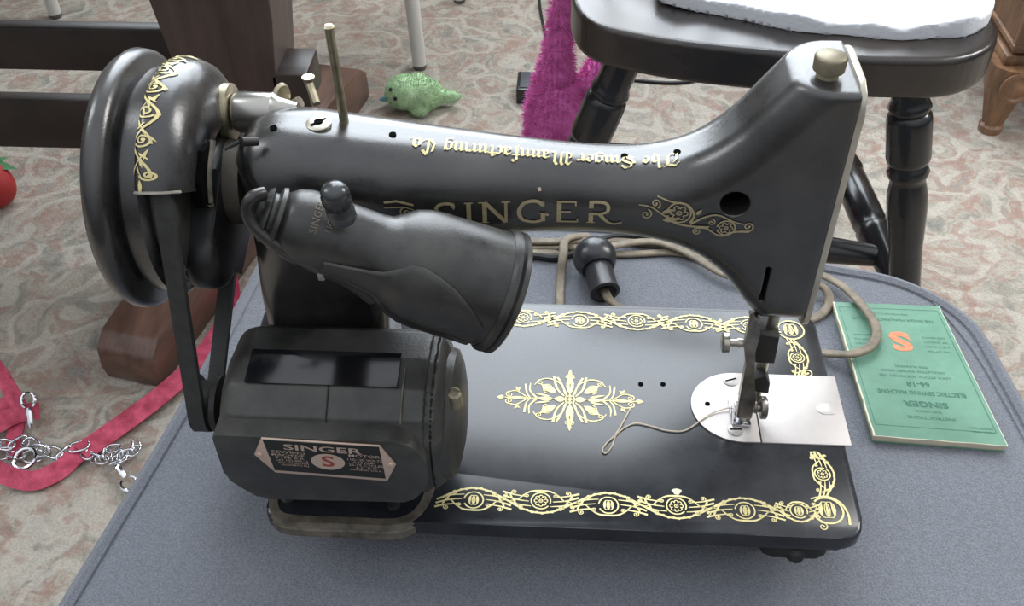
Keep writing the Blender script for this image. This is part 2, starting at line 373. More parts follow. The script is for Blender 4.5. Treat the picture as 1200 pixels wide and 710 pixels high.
cordm = M('olive_brown_cord', (.20, .165, .115), .6, 0, 0, .3, 90, bump=.2, bscale=800)
cordd = M('black_cord', (.015, .015, .016), .5)
dwood = M('dark_oak', (.022, .014, .012), .42, 0, .1, .4, 5, stretch=(1, 8, 1), col2=(.05, .03, .024), bump=.1, bscale=60)
mwood = M('reddish_oak', (.12, .062, .045), .4, 0, .15, .3, 5, stretch=(8, 1, 8), col2=(.19, .105, .075), bump=.08, bscale=60)
bwood = M('brown_oak', (.06, .040, .034), .42, 0, .1, .25, 5, stretch=(8, 8, 1), col2=(.10, .066, .055), bump=.1, bscale=60)
cwood = M('carved_walnut', (.17, .085, .042), .42, 0, .2, .35, 9, stretch=(4, 4, 1), col2=(.33, .18, .09))
blackp = M('black_lacquer', (.010, .012, .014), .25, 0, .3, .3, 12, rvar=.08, col2=(.022, .024, .026))
seatm = M('worn_black_seat', (.014, .013, .013), .28, 0, .3, .4, 7, rvar=.08, col2=(.05, .036, .028))
whitep = M('white_paint', (.75, .74, .70), .45)
white = M('white_cotton', (.80, .82, .86), .85, bump=.3, bscale=250, sheen=.2)
pinkm = M('pink_plush', (.95, .16, .60), .8, 0, 0, .25, 40, sheen=.4, col2=(1, .30, .75))
greenm = M('green_plush', (.55, .80, .46), .85, 0, 0, .2, 60, sheen=.4, col2=(.64, .88, .56))
redl = M('red_nylon_webbing', (.50, .035, .085), .55, 0, 0, .25, 60, bump=.4, bscale=500, col2=(.72, .10, .19))
redt = M('red_toy_cloth', (.42, .03, .03), .7, bump=.2); leafm = M('green_toy_cloth', (.05, .20, .07), .7)
bookm = M('green_booklet_cover', (.115, .265, .18), .6, 0, 0, .12, 20, bump=.05, bscale=300, col2=(.15, .32, .225))
paper = M('aged_paper', (.66, .58, .44), .8, 0, 0, .2, 100, stretch=(1, 1, 40))
inkm = M('faded_black_ink', (.045, .15, .10), .7); orange = M('orange_ink', (.85, .19, .07), .6, 0, 0, .1, 400, col2=(.75, .3, .16))
creamt = M('cream_thread', (.72, .60, .45), .8); edgem = M('cream_edge', (.62, .57, .43), .5, .3)
def carpet():
    m = bpy.data.materials.new('paisley_carpet'); m.use_nodes = True; t = m.node_tree; b = t.nodes['Principled BSDF']; N = t.nodes.new; K = t.links.new
    tc = N('ShaderNodeTexCoord'); n0 = N('ShaderNodeTexNoise'); n0.inputs['Scale'].default_value = 5; n0.inputs['Detail'].default_value = 4; K(tc.outputs['Object'], n0.inputs[0])
    mx = N('ShaderNodeMix'); mx.data_type = 'VECTOR'; mx.inputs[0].default_value = .16; K(tc.outputs['Object'], mx.inputs[4]); K(n0.outputs[1], mx.inputs[5])
    def ramp(src, st):
        r = N('ShaderNodeValToRGB'); K(src, r.inputs[0]); e = r.color_ramp.elements
        while len(e) < len(st): e.new(.5)
        for i, (p, c) in enumerate(st): e[i].position = p; e[i].color = (*c, 1)
        return r.outputs[0]
    n1 = N('ShaderNodeTexNoise'); n1.inputs['Scale'].default_value = 19; n1.inputs['Detail'].default_value = 7; n1.inputs['Roughness'].default_value = .62; n1.inputs['Distortion'].default_value = 1.3; K(mx.outputs[1], n1.inputs[0])
    base = ramp(n1.outputs[0], [(.3, (.25, .25, .22)), (.42, (.38, .355, .30)), (.5, (.50, .455, .385)), (.57, (.42, .32, .26)), (.66, (.36, .35, .31))])
    v = N('ShaderNodeTexVoronoi'); v.inputs['Scale'].default_value = 13; K(mx.outputs[1], v.inputs[0])
    rings = N('ShaderNodeMath'); rings.operation = 'SINE'; ml = N('ShaderNodeMath'); ml.operation = 'MULTIPLY'; ml.inputs[1].default_value = 17; K(v.outputs[0], ml.inputs[0]); K(ml.outputs[0], rings.inputs[0])
    rf = ramp(rings.outputs[0], [(.35, (0, 0, 0)), (.8, (.75, .75, .75))])
    m1 = N('ShaderNodeMix'); m1.data_type = 'RGBA'; K(rf, m1.inputs[0]); K(base, m1.inputs[6]); m1.inputs[7].default_value = (.58, .54, .47, 1)
    n2 = N('ShaderNodeTexNoise'); n2.inputs['Scale'].default_value = 30; n2.inputs['Detail'].default_value = 6; n2.inputs['Distortion'].default_value = 1.; K(tc.outputs['Object'], n2.inputs[0])
    rr = ramp(n2.outputs[0], [(.54, (0, 0, 0)), (.64, (.55, .55, .55))])
    m2 = N('ShaderNodeMix'); m2.data_type = 'RGBA'; K(rr, m2.inputs[0]); K(m1.outputs[2], m2.inputs[6]); m2.inputs[7].default_value = (.40, .24, .195, 1)
    n3 = N('ShaderNodeTexNoise'); n3.inputs['Scale'].default_value = 350; K(tc.outputs['Object'], n3.inputs[0])
    m3 = N('ShaderNodeMix'); m3.data_type = 'RGBA'; m3.blend_type = 'MULTIPLY'; m3.inputs[0].default_value = .5; K(m2.outputs[2], m3.inputs[6]); K(ramp(n3.outputs[0], [(.3, (.55, .55, .55)), (.7, (1, 1, 1))]), m3.inputs[7])
    K(m3.outputs[2], b.inputs['Base Color']); b.inputs['Roughness'].default_value = .95; b.inputs['Specular IOR Level'].default_value = .15
    bp = N('ShaderNodeBump'); bp.inputs['Strength'].default_value = .6; bp.inputs['Distance'].default_value = .004; K(n3.outputs[0], bp.inputs['Height']); K(bp.outputs[0], b.inputs['Normal'])
    return m
def fabric():
    m = M('blue_grey_upholstery', (.165, .185, .225), .9, 0, 0, .1, 3, sheen=.15, spec=.2); t = m.node_tree; b = t.nodes['Principled BSDF']; N = t.nodes.new; K = t.links.new
    tc = N('ShaderNodeTexCoord'); n = N('ShaderNodeTexNoise'); n.inputs['Scale'].default_value = 900; n.inputs['Detail'].default_value = 2; K(tc.outputs['Object'], n.inputs[0])
    n4 = N('ShaderNodeTexNoise'); n4.inputs['Scale'].default_value = 1100; n4.inputs['Detail'].default_value = 3; K(tc.outputs['Object'], n4.inputs[0])
    r = N('ShaderNodeValToRGB'); r.color_ramp.elements[0].position = .36; r.color_ramp.elements[1].position = .66; r.color_ramp.elements[0].color = (.135, .143, .163, 1); r.color_ramp.elements[1].color = (.205, .217, .243, 1)
    K(n4.outputs[0], r.inputs[0]); K(r.outputs[0], b.inputs['Base Color'])
    bp = N('ShaderNodeBump'); bp.inputs['Strength'].default_value = .7; bp.inputs['Distance'].default_value = .001; K(n.outputs[0], bp.inputs['Height']); K(bp.outputs[0], b.inputs['Normal'])
    return m
fab = fabric()
ZF, ZO = -.45, -.045      # floor and footstool top (the machine's bed top is z = 0)

# ---------------------------------------------------------------- floor
o = link('floor', mesh([(-3, -1.5, ZF), (3.2, -1.5, ZF), (3.2, 4.2, ZF), (-3, 4.2, ZF)], [(0, 1, 2, 3)]), carpet(), smooth=False)
tag(o, 'carpet floor with faded beige, grey and rust paisley pattern', kind='structure')

# ---------------------------------------------------------------- window wall behind (just above the frame)
wallm = M('pale_wall_paint', (.42, .40, .36), .8); framem = M('window_frame_paint', (.7, .7, .68), .4)
b = B()
for c, s_ in (((.1, 1.93, (ZF+.28)/2), (5.6, .12, .28-ZF)), ((.1, 1.93, 2.9), (5.6, .12, .25)), ((-1.75, 1.93, 1.53), (1.9, .12, 2.5)), ((1.95, 1.93, 1.53), (1.9, .12, 2.5))): b.addmesh(box(c, s_, 0))
o = b.obj('wall_back', wallm); tag(o, 'pale wall with the tall window, behind the white stools', kind='structure')
b = B()
for c, s_ in (((.1, 1.845, .30), (1.80, .05, .05)), ((.1, 1.845, 2.77), (1.80, .05, .05)), ((-.775, 1.845, 1.53), (.05, .05, 2.5)), ((.975, 1.845, 1.53), (.05, .05, 2.5))): b.addmesh(box(c, s_, .003))
o = b.obj('window_1', framem); tag(o, 'tall painted window frame in the back wall', kind='structure')

# ---------------------------------------------------------------- footstool
T = thing('footstool', 'large blue-grey upholstered footstool carrying the sewing machine', 'footstool', (.2, 0, ZF))
op = [(-.110, -.29), (-.0735, -.045), (-.0455, .12), (-.0270, .292), (.17, .316), (.28, .311), (.400, .272), (.452, .261), (.492, .222), (.503, .12), (.545, -.29)]
opr = roundpoly(op, [.02, .1, .1, .012, .1, .1, .06, .04, .05, .1, .02], 6)
b = B(); b.addmesh(prism(opr, ZO-.05, ZO, 2, .006, 3)); b.obj('cushion_top', fab, T)
ins = lambda k: [((p[0]-.21)*(1-k)+.21, (p[1])*(1-k)) for p in opr]
b = B(); b.addmesh(prism(ins(.02), ZF+.07, ZO-.05, 2, .004)); b.obj('body', fab, T)
pp = [(p[0], p[1], ZO-.0022) for p in ins(-.010)]
b = B(); b.add(*sweep(pp, .0056, 8, closed=True)); b.obj('piping', fab, T)
pp = [(p[0], p[1], ZO-.05) for p in ins(-.001)]
b = B(); b.add(*sweep(pp, .004, 8, closed=True)); b.obj('piping', fab, T)
for x, y in ((-.06, -.24), (.49, -.24), (-.0, .23), (.44, .22)):
    b = B(); b.add(*lathe([(0, .016), (.07, .024)], (x, y, ZF), (0, 0, 1), 14)); b.obj('foot', dwood, T)
# seam line across the right hand end of the cushion
sm = [tuple(P(x, y, 2, ZO+.0003)) for x, y in [(1085, 345), (1110, 372), (1140, 410), (1172, 462), (1215, 540)]]
b = B(); b.add(*sweep(spline(sm, 6), .0012, 6)); b.obj('seam', fab, T)

# ================================================================ SEWING MACHINE
YC = .091
S = thing('sewing_machine', 'black enamelled electric sewing machine with gold decals on grey footstool', 'sewing machine', (.18, YC, ZO))
# --- bed
bedp = roundpoly([(.0, .178), (0, .045), (.038, .045), (.038, .0), (.128, .0), (.366, .0), (.366, .178)], [.018, .012, .004, .006, 0, .014, .014], 6)
b = B(); b.addmesh(prism(bedp, -.011, 0, 2, .0022, 3)); BED = b.obj('bed', bedm, S)
b = B(); b.addmesh(prism(roundpoly([(.02, .155), (.02, .055), (.055, .03), (.335, .025), (.345, .155)], .01), ZO+.0003, -.011, 2, .003)); b.obj('bed_underside', darkm, S)
b = B(); b.addmesh(prism(roundpoly([(.312, .004), (.352, .004), (.346, .03), (.318, .03)], .008), -.026, -.010, 2, .002)); b.add(*lathe([(0, .0045), (.003, .0055), (.006, .003)], (.333, .007, -.024), (0, -1, .1), 14)); b.obj('hinge_lug', darkm, S)
rim = spline([(.041, .028, -.001), (.041, .012, -.001), (.0455, .002, -.001), (.056, -.001, -.001), (.085, -.001, -.001), (.108, -.001, -.001), (.119, .003, -.001), (.125, .012, -.001), (.128, .026, -.001)], 6)
b = B(); b.add(*sweep(rim, 1, prof=[(.004, -.0095), (.004, -.004), (.0028, -.0025), (.004, -.001), (.0025, .0018), (-.002, .0018), (-.0035, -.0005), (-.0035, -.0095)])); o = b.obj('bed_rim', worn, S); o['label'] = 'worn brown rim of the bed below the motor'
for px, py in ((338, 583), (461, 591)):
    c = P(px, py, 2, .001); b = B(); b.add(*lathe([(-.002, .004), (.001, .004), (.0016, .003)], c, (0, 0, 1), 14)); b.obj('bed_screw', darkm, S)
# --- body: pillar, arm and head as one casting
bp_ = [(.028, -.003), (.033, .015), (.036, .06), (.037, .12), (.037, .182), (.043, .191), (.055, .196), (.072, .197), (.092, .1945), (.131, .190), (.172, .186), (.22, .182), (.245, .1835), (.262, .190), (.277, .203), (.290, .220), (.301, .2345), (.306, .2395), (.325, .232),
       (.325, .091), (.301, .092), (.293, .102), (.285, .113), (.276, .123), (.262, .133), (.245, .1385), (.216, .141), (.172, .139), (.14, .136), (.12, .127), (.108, .108), (.103, .06), (.105, .015), (.112, -.003)]
ka = bp_[4:18]; kb = bp_[20:32]
bp_ = bp_[:4]+[tuple(p) for p in spline(ka, 10)]+[(.312, .243), (.336, .243), (.336, .091)]+[tuple(p) for p in spline(kb, 8)]+bp_[32:]
def sint(x, xs, ys):
    x = np.asarray(x, float); i = np.clip(np.searchsorted(xs, x)-1, 0, len(xs)-2); X = np.array(xs); Y = np.array(ys)
    t = np.clip((x-X[i])/(X[i+1]-X[i]), 0, 1); t = t*t*(3-2*t); return Y[i]*(1-t)+Y[i+1]*t
def fbody(x, y, z):
    d2 = sdpoly(bp_, x, z)
    H = sint(x, [.02, .07, .20, .30, .34], [.030, .0310, .0215, .0255, .026])
    r = sint(x, [.03, .07, .20, .33], [.026, .026, .0195, .0155])
    lowz = sint(z, [.095, .140], [1., 0.])*(x < .15); r = r*(1-lowz)+.013*lowz; H = H*(1-lowz)+.0265*lowz
    d = rext(d2, np.abs(y-YC)-H, r); d = -smin(-d, -(z-.232), .003); d = np.maximum(d, x-.3248)
    hole = np.maximum(np.hypot(x-.2785, z-.172)-.0068, (YC-.016)-0-y+0*x-.02)   # oil hole in the head
    hole = np.maximum(hole, y-(YC-.012)); d = -smin(-d, hole, .0012)
    slot = np.maximum(np.maximum(np.abs(x-.3005)-.0013-.0*z, np.abs(z-.122)-.012), y-(YC-.018)); d = np.maximum(d, -slot)
    return d
body = link('arm_casting', sdf_mesh(fbody, (.02, .056, -.006), (.332, .126, .238), .00125), japan, S)
b = B(); b.add(*lathe([(0, .0066), (.0005, .0066)], (.2785, YC-.013, .172), (0, -1, 0), 24)); b.obj('hole_recess', voidm, body)
b = B(); b.addmesh(box((.3005, YC-.0185, .122), (.0022, .001, .022), 0)); b.obj('slot_recess', voidm, body)
# small oil holes along the top, each a sunk dark disc
def topmap(th, off=0.):
    return lambda u, v: tuple(march(fbody, (u, YC+(.06)*math.cos(th+v), .162+.06*math.sin(th+v)), (0, -math.cos(th+v), -math.sin(th+v))))
for u, th in ((.058, 1.75), (.1145, 1.66), (.2265, 1.66), (.2515, 1.66)):
    p = topmap(th)(u, 0); b = B(); b.add(*lathe([(-.001, .0018), (.0001, .0018)], p, (0, math.cos(th), math.sin(th)), 14)); b.obj('oil_hole', voidm, body)
# slotted cover screw on the top left and the spool pin
p = topmap(1.62)(.079, 0); b = B(); b.add(*lathe([(-.001, .0062), (.0004, .0062), (.0008, .0055)], p, (0, -.05, 1), 20)); o = b.obj('cover_screw', nickel, S)
b = B(); b.addmesh(box((p[0], p[1], p[2]+.0006), (.009, .0014, .001), 0, Matrix.Rotation(.8, 3, 'Z'))); b.add(*lathe([(0, .0022), (.0013, .0022)], p, (0, 0, 1), 10)); b.obj('screw_slot', voidm, o)
p = P(403, 140, 1, .095); q = P(385, 29, 1, .098)
ax = q-p; L = np.linalg.norm(ax); b = B(); b.add(*lathe([(-.004, .0023), (L-.002, .0022), (L-.001, .0028), (L, .0018)], p, ax, 14)); b.obj('spool_pin', brass, S)
# head: face plate and thumb screw
fp = roundpoly([(YC-.0255, .226), (YC-.0255, .096), (YC-.018, .089), (YC+.018, .089), (YC+.0255, .096), (YC+.0255, .226), (YC+.018, .2335), (YC-.018, .2335)], .004, 3)
b = B(); b.addmesh(prism(fp, .3245, .3275, 0, .0008)); fpo = b.obj('face_plate', M('face_plate_nickel', (.52, .48, .40), .42, .6, 0, .15, 60), S)
b = B(); b.add(*lathe([(-.003, .0022), (.004, .0042), (.0055, .003)], (.3275, YC+.010, .16), (1, 0, 0), 14)); b.obj('screw', nickel, fpo)
tb = np.array([.3120, YC-.009, .2320])
b = B(); b.add(*lathe([(-.002, .0050), (.0012, .0050), (.002, .0038), (.0045, .0038)], tb, (0, 0, 1), 24)); b.add(*lathe([(.0026, .0050), (.0034, .0070), (.0094, .0072), (.0104, .0062), (.0106, 0)], tb, (0, 0, 1), 60, .07, (.0044, .0108))); o = b.obj('pressure_screw', M('screw_brass', (.27, .24, .17), .5, .7, 0, .2, 80), S, deg=60)
# needle bar, presser bar and foot
bk = [P(x, y, 1, .083)[[0, 2]] for x, y in [(881, 385), (913, 390), (907, 421), (884, 420)]]
b = B(); b.addmesh(prism([tuple(v) for v in bk], .079, .099, 1, .0015)); b.obj('bar_bushing', darkm, S)
x0 = P(894, 440, 1, .083)[0]
b = B(); b.add(*lathe([(0, .0032), (.095, .0032)], (x0, .088, .012), (0, 0, 1), 16)); b.obj('needle_bar', nickel, S)
b = B(); b.add(*lathe([(0, .0005), (.022, .0011), (.03, .0011)], (x0-.001, .088, -.004), (0, 0, 1), 8)); b.obj('needle', chrome, S)
ck = [P(x, y, 1, .083)[[0, 2]] for x, y in [(878, 442), (897, 436), (902, 446), (900, 458), (880, 454)]]
b = B(); b.addmesh(prism([tuple(v) for v in ck], .080, .094, 1, .0012)); b.obj('needle_clamp', darkm, S)
lv = [P(x, y, 1, .0700)[[0, 2]] for x, y in [(880, 374), (886, 371), (891, 377), (891, 392), (885, 414), (884, 440), (886, 470), (881, 492), (863, 491), (866, 470), (874, 428), (872, 407), (876, 388)]]
b = B(); b.addmesh(prism(roundpoly([tuple(v) for v in lv], .0015, 2), .0700, .0745, 1, .0010)); b.obj('presser_bar', steel, S)
def knob(c, axis, L, r, name, mat, par, shaft=.0022):
    b = B(); b.add(*lathe([(0, shaft), (L*.35, shaft*1.35), (L*.4, shaft), (L-.003, shaft)], c, axis, 12)); b.add(*lathe([(L-.0035, r*.8), (L-.003, r), (L, r), (L+.0006, r*.85), (L+.0007, 0)], c, axis, 40, .05, (L-.003, L))); return b.obj(name, mat, par, deg=60)
c = P(874, 402, 1, .078); knob(c, (-1, 0, 0), .0125, .0058, 'guide_screw', nickel, S)
c = P(880, 477, 1, .079); knob(c, (1, 0, 0), .0085, .0068, 'foot_screw', steel, S, .003)
fx = P(872, 496, 2, .001)
b = B(); b.addmesh(box((fx[0]-.002, fx[1]+.009, .0022), (.0115, .024, .0022), .0008)); b.addmesh(box((fx[0]-.0065, fx[1]+.004, .009), (.0018, .013, .014), .0005)); b.obj('presser_foot', chrome, S)
# plates
npoly = [(.3175, .0640), (.3175, .1190), (.3075, .1190)]+[(.3075+.0285*math.cos(a), .0915+.0275*math.sin(a)) for a in np.linspace(PI/2, 3*PI/2, 24)[1:-1]]+[(.3075, .0640)]
b = B(); b.addmesh(prism(npoly, -.0005, .0009, 2, .0003)); NP = b.obj('needle_plate', plate, S)
spoly = [(.3180, .0640), (.3700, .0640), (.3700, .1190), (.3180, .1190)]
b = B(); b.addmesh(prism(spoly, -.0005, .0009, 2, .0003)); SP = b.obj('slide_plate', plate, S)
for x, y in ((856, 446), (862, 504)):
    c = P(x, y, 2, .0009); b = B(); b.add(*lathe([(0, .0046), (.0005, .0046), (.0009, .0038)], c, (0, 0, 1), 20)); o = b.obj('plate_screw', plate, NP)
    b = B(); b.addmesh(box((c[0], c[1], c[2]+.0008), (.007, .0010, .0006), 0, Matrix.Rotation(.35 if y < 460 else .05, 3, 'Z'))); b.obj('slot', voidm, NP)
c = P(829, 473, 2, .0011); b = B(); b.add(*lathe([(0, .0016), (.0001, .0016)], c, (0, 0, 1), 12)); b.obj('plate_hole', voidm, NP)
c = P(969, 480, 2, .0009); pl = [(c[0]-.007, c[1]), (c[0]-.004, c[1]+.0045), (c[0]+.004, c[1]+.005), (c[0]+.005, c[1]-.004), (c[0]-.004, c[1]-.004)]
b = B(); b.addmesh(prism(roundpoly(pl, .003, 3), .0007, .0012, 2, .0002)); b.obj('thumb_catch', plate, SP)
b = B(); b.add(*sweep([(.318, .0640, .00115), (.318, .119, .00115)], .00022, 4)); b.obj('plate_joint', darkm, NP)
for px in (751, 777):
    c = P(px, 450, 2, .0002); b = B(); b.add(*lathe([(0, .0017), (.0001, .0017)], c, (0, 0, 1), 12)); b.obj('bed_hole', voidm, BED)
c = P(793, 576, 2, .0003); b = B(); b.add([(c[0]+.0026*math.cos(a)*(1+.3*math.sin(3*a)), c[1]+.0022*math.sin(a), c[2]) for a in np.linspace(0, 2*PI, 12)[:-1]], [tuple(range(11))]); b.obj('paint_chip', edgem, BED)

# --- gold on the bed
flat = lambda u, v: (u, v, .00025)
g = []; ux = .134; k = 0
while ux < .30:
    g += xf(vine(ux, ux+.0375, 1 if k % 2 == 0 else -1, kind=(k+1) % 2), 0, .0165, 0); ux += .0375; k += 1
g += xf(bud(0, 0, .006, .0006), .348, .0185)+rib(arcp(.348, .018, .0085, -2.6, 2.4, 20), .0011)
g += xf(vine(.3215, .343, -1, .0065, .0007, 1), 0, .0165)+rib([tuple(p) for p in spline([(.340, .0255), (.349, .0275), (.356, .0235), (.3588, .016), (.3585, .009)], 6)], .0008, .0014)+curl(.343, .010, .3, .0028, -1, 1.3, .0007)
g += xf(vine(0, .028, -1, .006, .0007, 0), .350, .029, PI/2)+curl(.351, .056, PI/2, .0035, 1, 1.3, .0008)
decal('gold_border', g, flat, gold, BED)
g = []; ux = .155; k = 0
while ux < .29:
    g += xf(vine(ux, ux+.0375, -1 if k % 2 == 0 else 1, kind=k % 2), 0, .1635, 0); ux += .0375; k += 1
g += xf(bud(0, 0, .006, .0006), .349, .160)+rib(arcp(.349, .160, .0085, -2.6, 2.8, 20), .0011)+xf(vine(0, .03, 1, .006, .0007, 0), .350, .150, -PI/2)+curl(.350, .122, -PI/2, .0038, 1, 1.3, .0009)
g += xf(vine(.305, .34, 1), 0, .1635)
decal('gold_border', g, flat, gold, BED)
q4 = []
q4 += leaf(0, .004, PI/2, .018, .0048)+rib([(0, .0), (0, .023)], .0006)+leaf(.0, .019, PI/2, .0062, .0022)+curl(.0006, .016, .6, .0028, 1, 1.2, .0006)
q4 += rib([(0, 0), (.044, 0)], .0006)+leaf(.003, 0, 0, .007, .0045)+leaf(.010, 0, 0, .011, .0034)+leaf(.026, 0, 0, .013, .0024)+leaf(.040, 0, 0, .005, .003)+leaf(.0405, .0, .8, .0026, .0012)
q4 += rib([tuple(p) for p in spline([(.002, .003), (.0055, .012), (.012, .0165), (.0185, .0155), (.022, .011)], 5)], .0011, .0006)
q4 += rib([tuple(p) for p in spline([(.0035, .0025), (.008, .0085), (.010, .0185)], 5)], .0008, .0016)+rib([tuple(p) for p in spline([(.003, .004), (.005, .012), (.008, .018)], 5)], .0007, .0014)
q4 += leaf(.0085, .005, .62, .012, .0046)+rib(arcp(.014, .009, .0028, 0, 2*PI, 10), .0005)+curl(.014, .0045, .1, .0030, 1, 1.3, .0006)+curl(.0185, .0155, .0, .0022, -1, 1.2, .0006)
q4 += rib([tuple(p) for p in spline([(.024, 0), (.0265, .004), (.0275, .0115)], 5)], .0006, .0013)+rib([tuple(p) for p in spline([(.02, .0), (.0245, .006), (.0245, .0125)], 5)], .0014, .0006)
q4 += rib([tuple(p) for p in spline([(.026, .0005), (.033, .0055), (.039, .004)], 5)], .0007)+curl(.038, .0048, -.4, .0024, -1, 1.3, .0006)+leaf(.031, .0055, .9, .0045, .0016)+leaf(.0335, .0062, 2.6, .004, .0014)+leaf(.012, .002, .2, .01, .0014)
g = []
for sx in (1, -1):
    for sy in (1, -1): g += xf(q4, .2055, .0930, 0, 1, sx, sy)
g += flower(.2055, .093, .0036, .0006)
decal('gold_medallion', g, flat, gold, BED)
# --- gold on the arm (conforming to the casting)
def sidemap(x, z):
    return tuple(march(fbody, (x, .03, z), (0, 1, 0)))
L_, wd = roman('SINGER'); hS = .0125; sxx = (.2265-.1365)/wd/hS
decal('lettering', xf(L_, .1355, .1565, 0, hS, sxx, 1), lambda u, v: sidemap(u, v), dgold, body)
g = rib([tuple(p) for p in spline([(0, .004), (.006, .0035), (.012, .0), (.018, -.004), (.026, -.005), (.034, -.0045)], 6)], .0005, .0012)
g += rib(arcp(.019, .002, .0055, -2.8, 3.1, 22), .0008)+flower(.019, .002, .0044, .0006, 6)+curl(.0045, .0022, -.2, .0028, -1, 1.3, .0007)+curl(.009, .0035, .6, .0024, 1, 1.2, .0007)
g += rib([tuple(p) for p in spline([(.008, .009), (.015, .0075), (.022, .0072), (.026, .002), (.025, -.003)], 6)], .0006, .0013)+leaf(.027, .002, 1, .004, .002)
g += rib([tuple(p) for p in spline([(.025, -.004), (.031, .001), (.037, .003), (.045, .0), (.050, -.001)], 6)], .0012, .0005)+rib(arcp(.042, -.004, .0042, -2.8, 3.1, 20), .0008)+flower(.042, -.004, .0034, .0005, 6)
g += rib([tuple(p) for p in spline([(.028, -.006), (.033, -.0055), (.040, -.009), (.046, -.006), (.053, -.005)], 6)], .0006, .0012)+curl(.052, -.005, 0, .0028, 1, 1.3, .0008)+curl(.029, -.0055, PI, .0022, 1, 1.3, .0007)+curl(.034, .0005, .3, .002, -1, 1.2, .0006)
g += leaf(.012, -.003, .2, .008, .003)+leaf(.011, .001, .5, .006, .0022)
decal('gold_scroll', xf(g, .2335, .1645, -.05, 1.02), sidemap, dgold, body)
g = curl(.01, 0, PI, .003, 1, 1.2, .0007)+rib([(0, .003), (.006, .0035), (.014, .001)], .0012)+rib([(0, .0), (.01, .0), (.014, -.002)], .0006); decal('gold_scroll', xf(g, .112, .168), sidemap, dgold, body)
L_, wd = black('The Singer Manufacturing Co.'); hh = .0052; sxx = .1295/wd/hh
tm = topmap(0)
def toptext(u, v):       # reads from the far side: u runs from right to left, v towards the camera
    x = .2515-u; zc = np.interp(x, [.09, .13, .17, .22, .25], [.163, .163, .1625, .1615, .1615]); th = 1.80+v/.023
    return tuple(march(fbody, (x, YC+.05*math.cos(th), zc+.05*math.sin(th)), (0, -math.cos(th), -math.sin(th))))
decal('top_lettering', xf(L_, 0, -.0028, 0, hh, sxx, 1), toptext, gold, body)
# chips in the enamel
for x, z, r in ((.0505, .171, .0021), (.061, .166, .0009), (.186, .1745, .0011), (.190, .161, .0007)):
    pl = [(x+r*math.cos(a)*(1+.25*math.sin(2*a+x*900)), z+r*math.sin(a)*.8) for a in np.linspace(0, 2*PI, 12)[:-1]]
    decal('paint_chip', [pl], sidemap, copperp, body)

# --- hand wheel with belt guard
AX = np.array([0, YC, .160])
b = B(); rimc = []
pr = [(-.021, .030), (-.0225, .050), (-.022, .058), (-.020, .0625), (-.0155, .0655), (-.011, .0648), (-.0088, .0615), (-.0082, .0535), (-.0070, .0525), (-.0050, .0530), (-.0042, .0568), (.004, .0580), (.007, .055), (.0075, .03)]
b.add(*lathe(pr, AX, (1, 0, 0), 96)); W = b.obj('hand_wheel', japan, S, deg=50)
b = B(); b.add(*lathe([(.005, .038), (.0065, .0515), (.0155, .0515), (.017, .045), (.0175, .02)], AX, (1, 0, 0), 64)); b.obj('belt_pulley', bakel, W)
b = B(); b.add(*lathe([(-.026, .018), (-.025, .021), (-.022, .024), (-.021, .030)], AX, (1, 0, 0), 40)); b.obj('clutch_knob', nickel, W)
b = B(); b.add(*lathe([(.016, .0215), (.0385, .0215)], AX, (1, 0, 0), 40)); b.obj('wheel_bushing', M('brown_bushing', (.09, .08, .065), .45, .4, 0, .3, 60), S)
# belt guard: dome over the inner side, upper part only
gprof = [(.0035, .0590), (.0042, .0606), (.007, .0616), (.012, .0612), (.018, .0585), (.0225, .0530), (.026, .045), (.0275, .036), (.028, .030)]
b = B(); vs = []; fs = []; a0, a1, ns = math.radians(-22), math.radians(150), 84
gin = [(t-.0006, r-.0016) for t, r in gprof][::-1]; full = gprof+gin; m_ = len(full)
def gpt(t, r, a): return (AX[0]+t, YC+r*math.cos(a), AX[2]+r*math.sin(a))
for i in range(ns+1):
    a = a0+(a1-a0)*i/ns
    for t, r in full: vs.append(gpt(t, r, a))
for i in range(ns):
    for k in range(m_): k2 = (k+1) % m_; fs.append((i*m_+k, i*m_+k2, (i+1)*m_+k2, (i+1)*m_+k))
fs += [tuple(range(m_)), tuple(ns*m_+k for k in range(m_))[::-1]]
b.add(vs, fs); G_ = b.obj('belt_guard', japan, S, deg=50)
# lower lobe of the guard
lc = P(262, 296, 0, .028)[1:]; l0 = np.array([YC-.004, .150])
lobp = []
for (cc, rr_, aa, ab) in ((lc, .0185, 0, PI), (l0, .034, PI, 2*PI)):
    dv_ = lc-l0; an = math.atan2(dv_[1], dv_[0])-PI/2
    lobp += [tuple(cc+rr_*np.array([math.cos(an+a), math.sin(an+a)])) for a in np.linspace(aa, ab, 16)]
b = B(); b.addmesh(prism(lobp, .012, .0305, 0, .006, 4)); b.obj('lower_housing', M('housing_black', (.008, .008, .008), .4), G_)
b = B(); b.add(*sweep(spline([gpt(.0285, .034, math.radians(a)) for a in (110, 128, 142, 155, 165)], 6), .0020, 8)); o = b.obj('guard_lip', worn, G_)
b = B(); b.addmesh(prism([gpt(0, r, math.radians(a))[1:] for a, r in ((112, .036), (125, .043), (145, .045), (162, .041), (162, .034), (135, .034))], .0235, .0288, 0, .001)); b.obj('guard_opening', voidm, G_)
b = B(); e = [gpt(t, r+.0004, a1-.01) for t, r in gprof[1:6]]; b.add(*sweep(e, .0008, 6)); b.obj('guard_edge', nickel, G_)
def guardmap(u, v):      # u angle along the rim, v across the dome
    t = np.interp(v, np.linspace(-.012, .012, 9), [p[0] for p in gprof]); r = np.interp(v, np.linspace(-.012, .012, 9), [p[1] for p in gprof])+.0005
    return gpt(t, r, u/.06)
g = []
ua = math.radians(62)*.06; ub = math.radians(142)*.06; n_ = 6
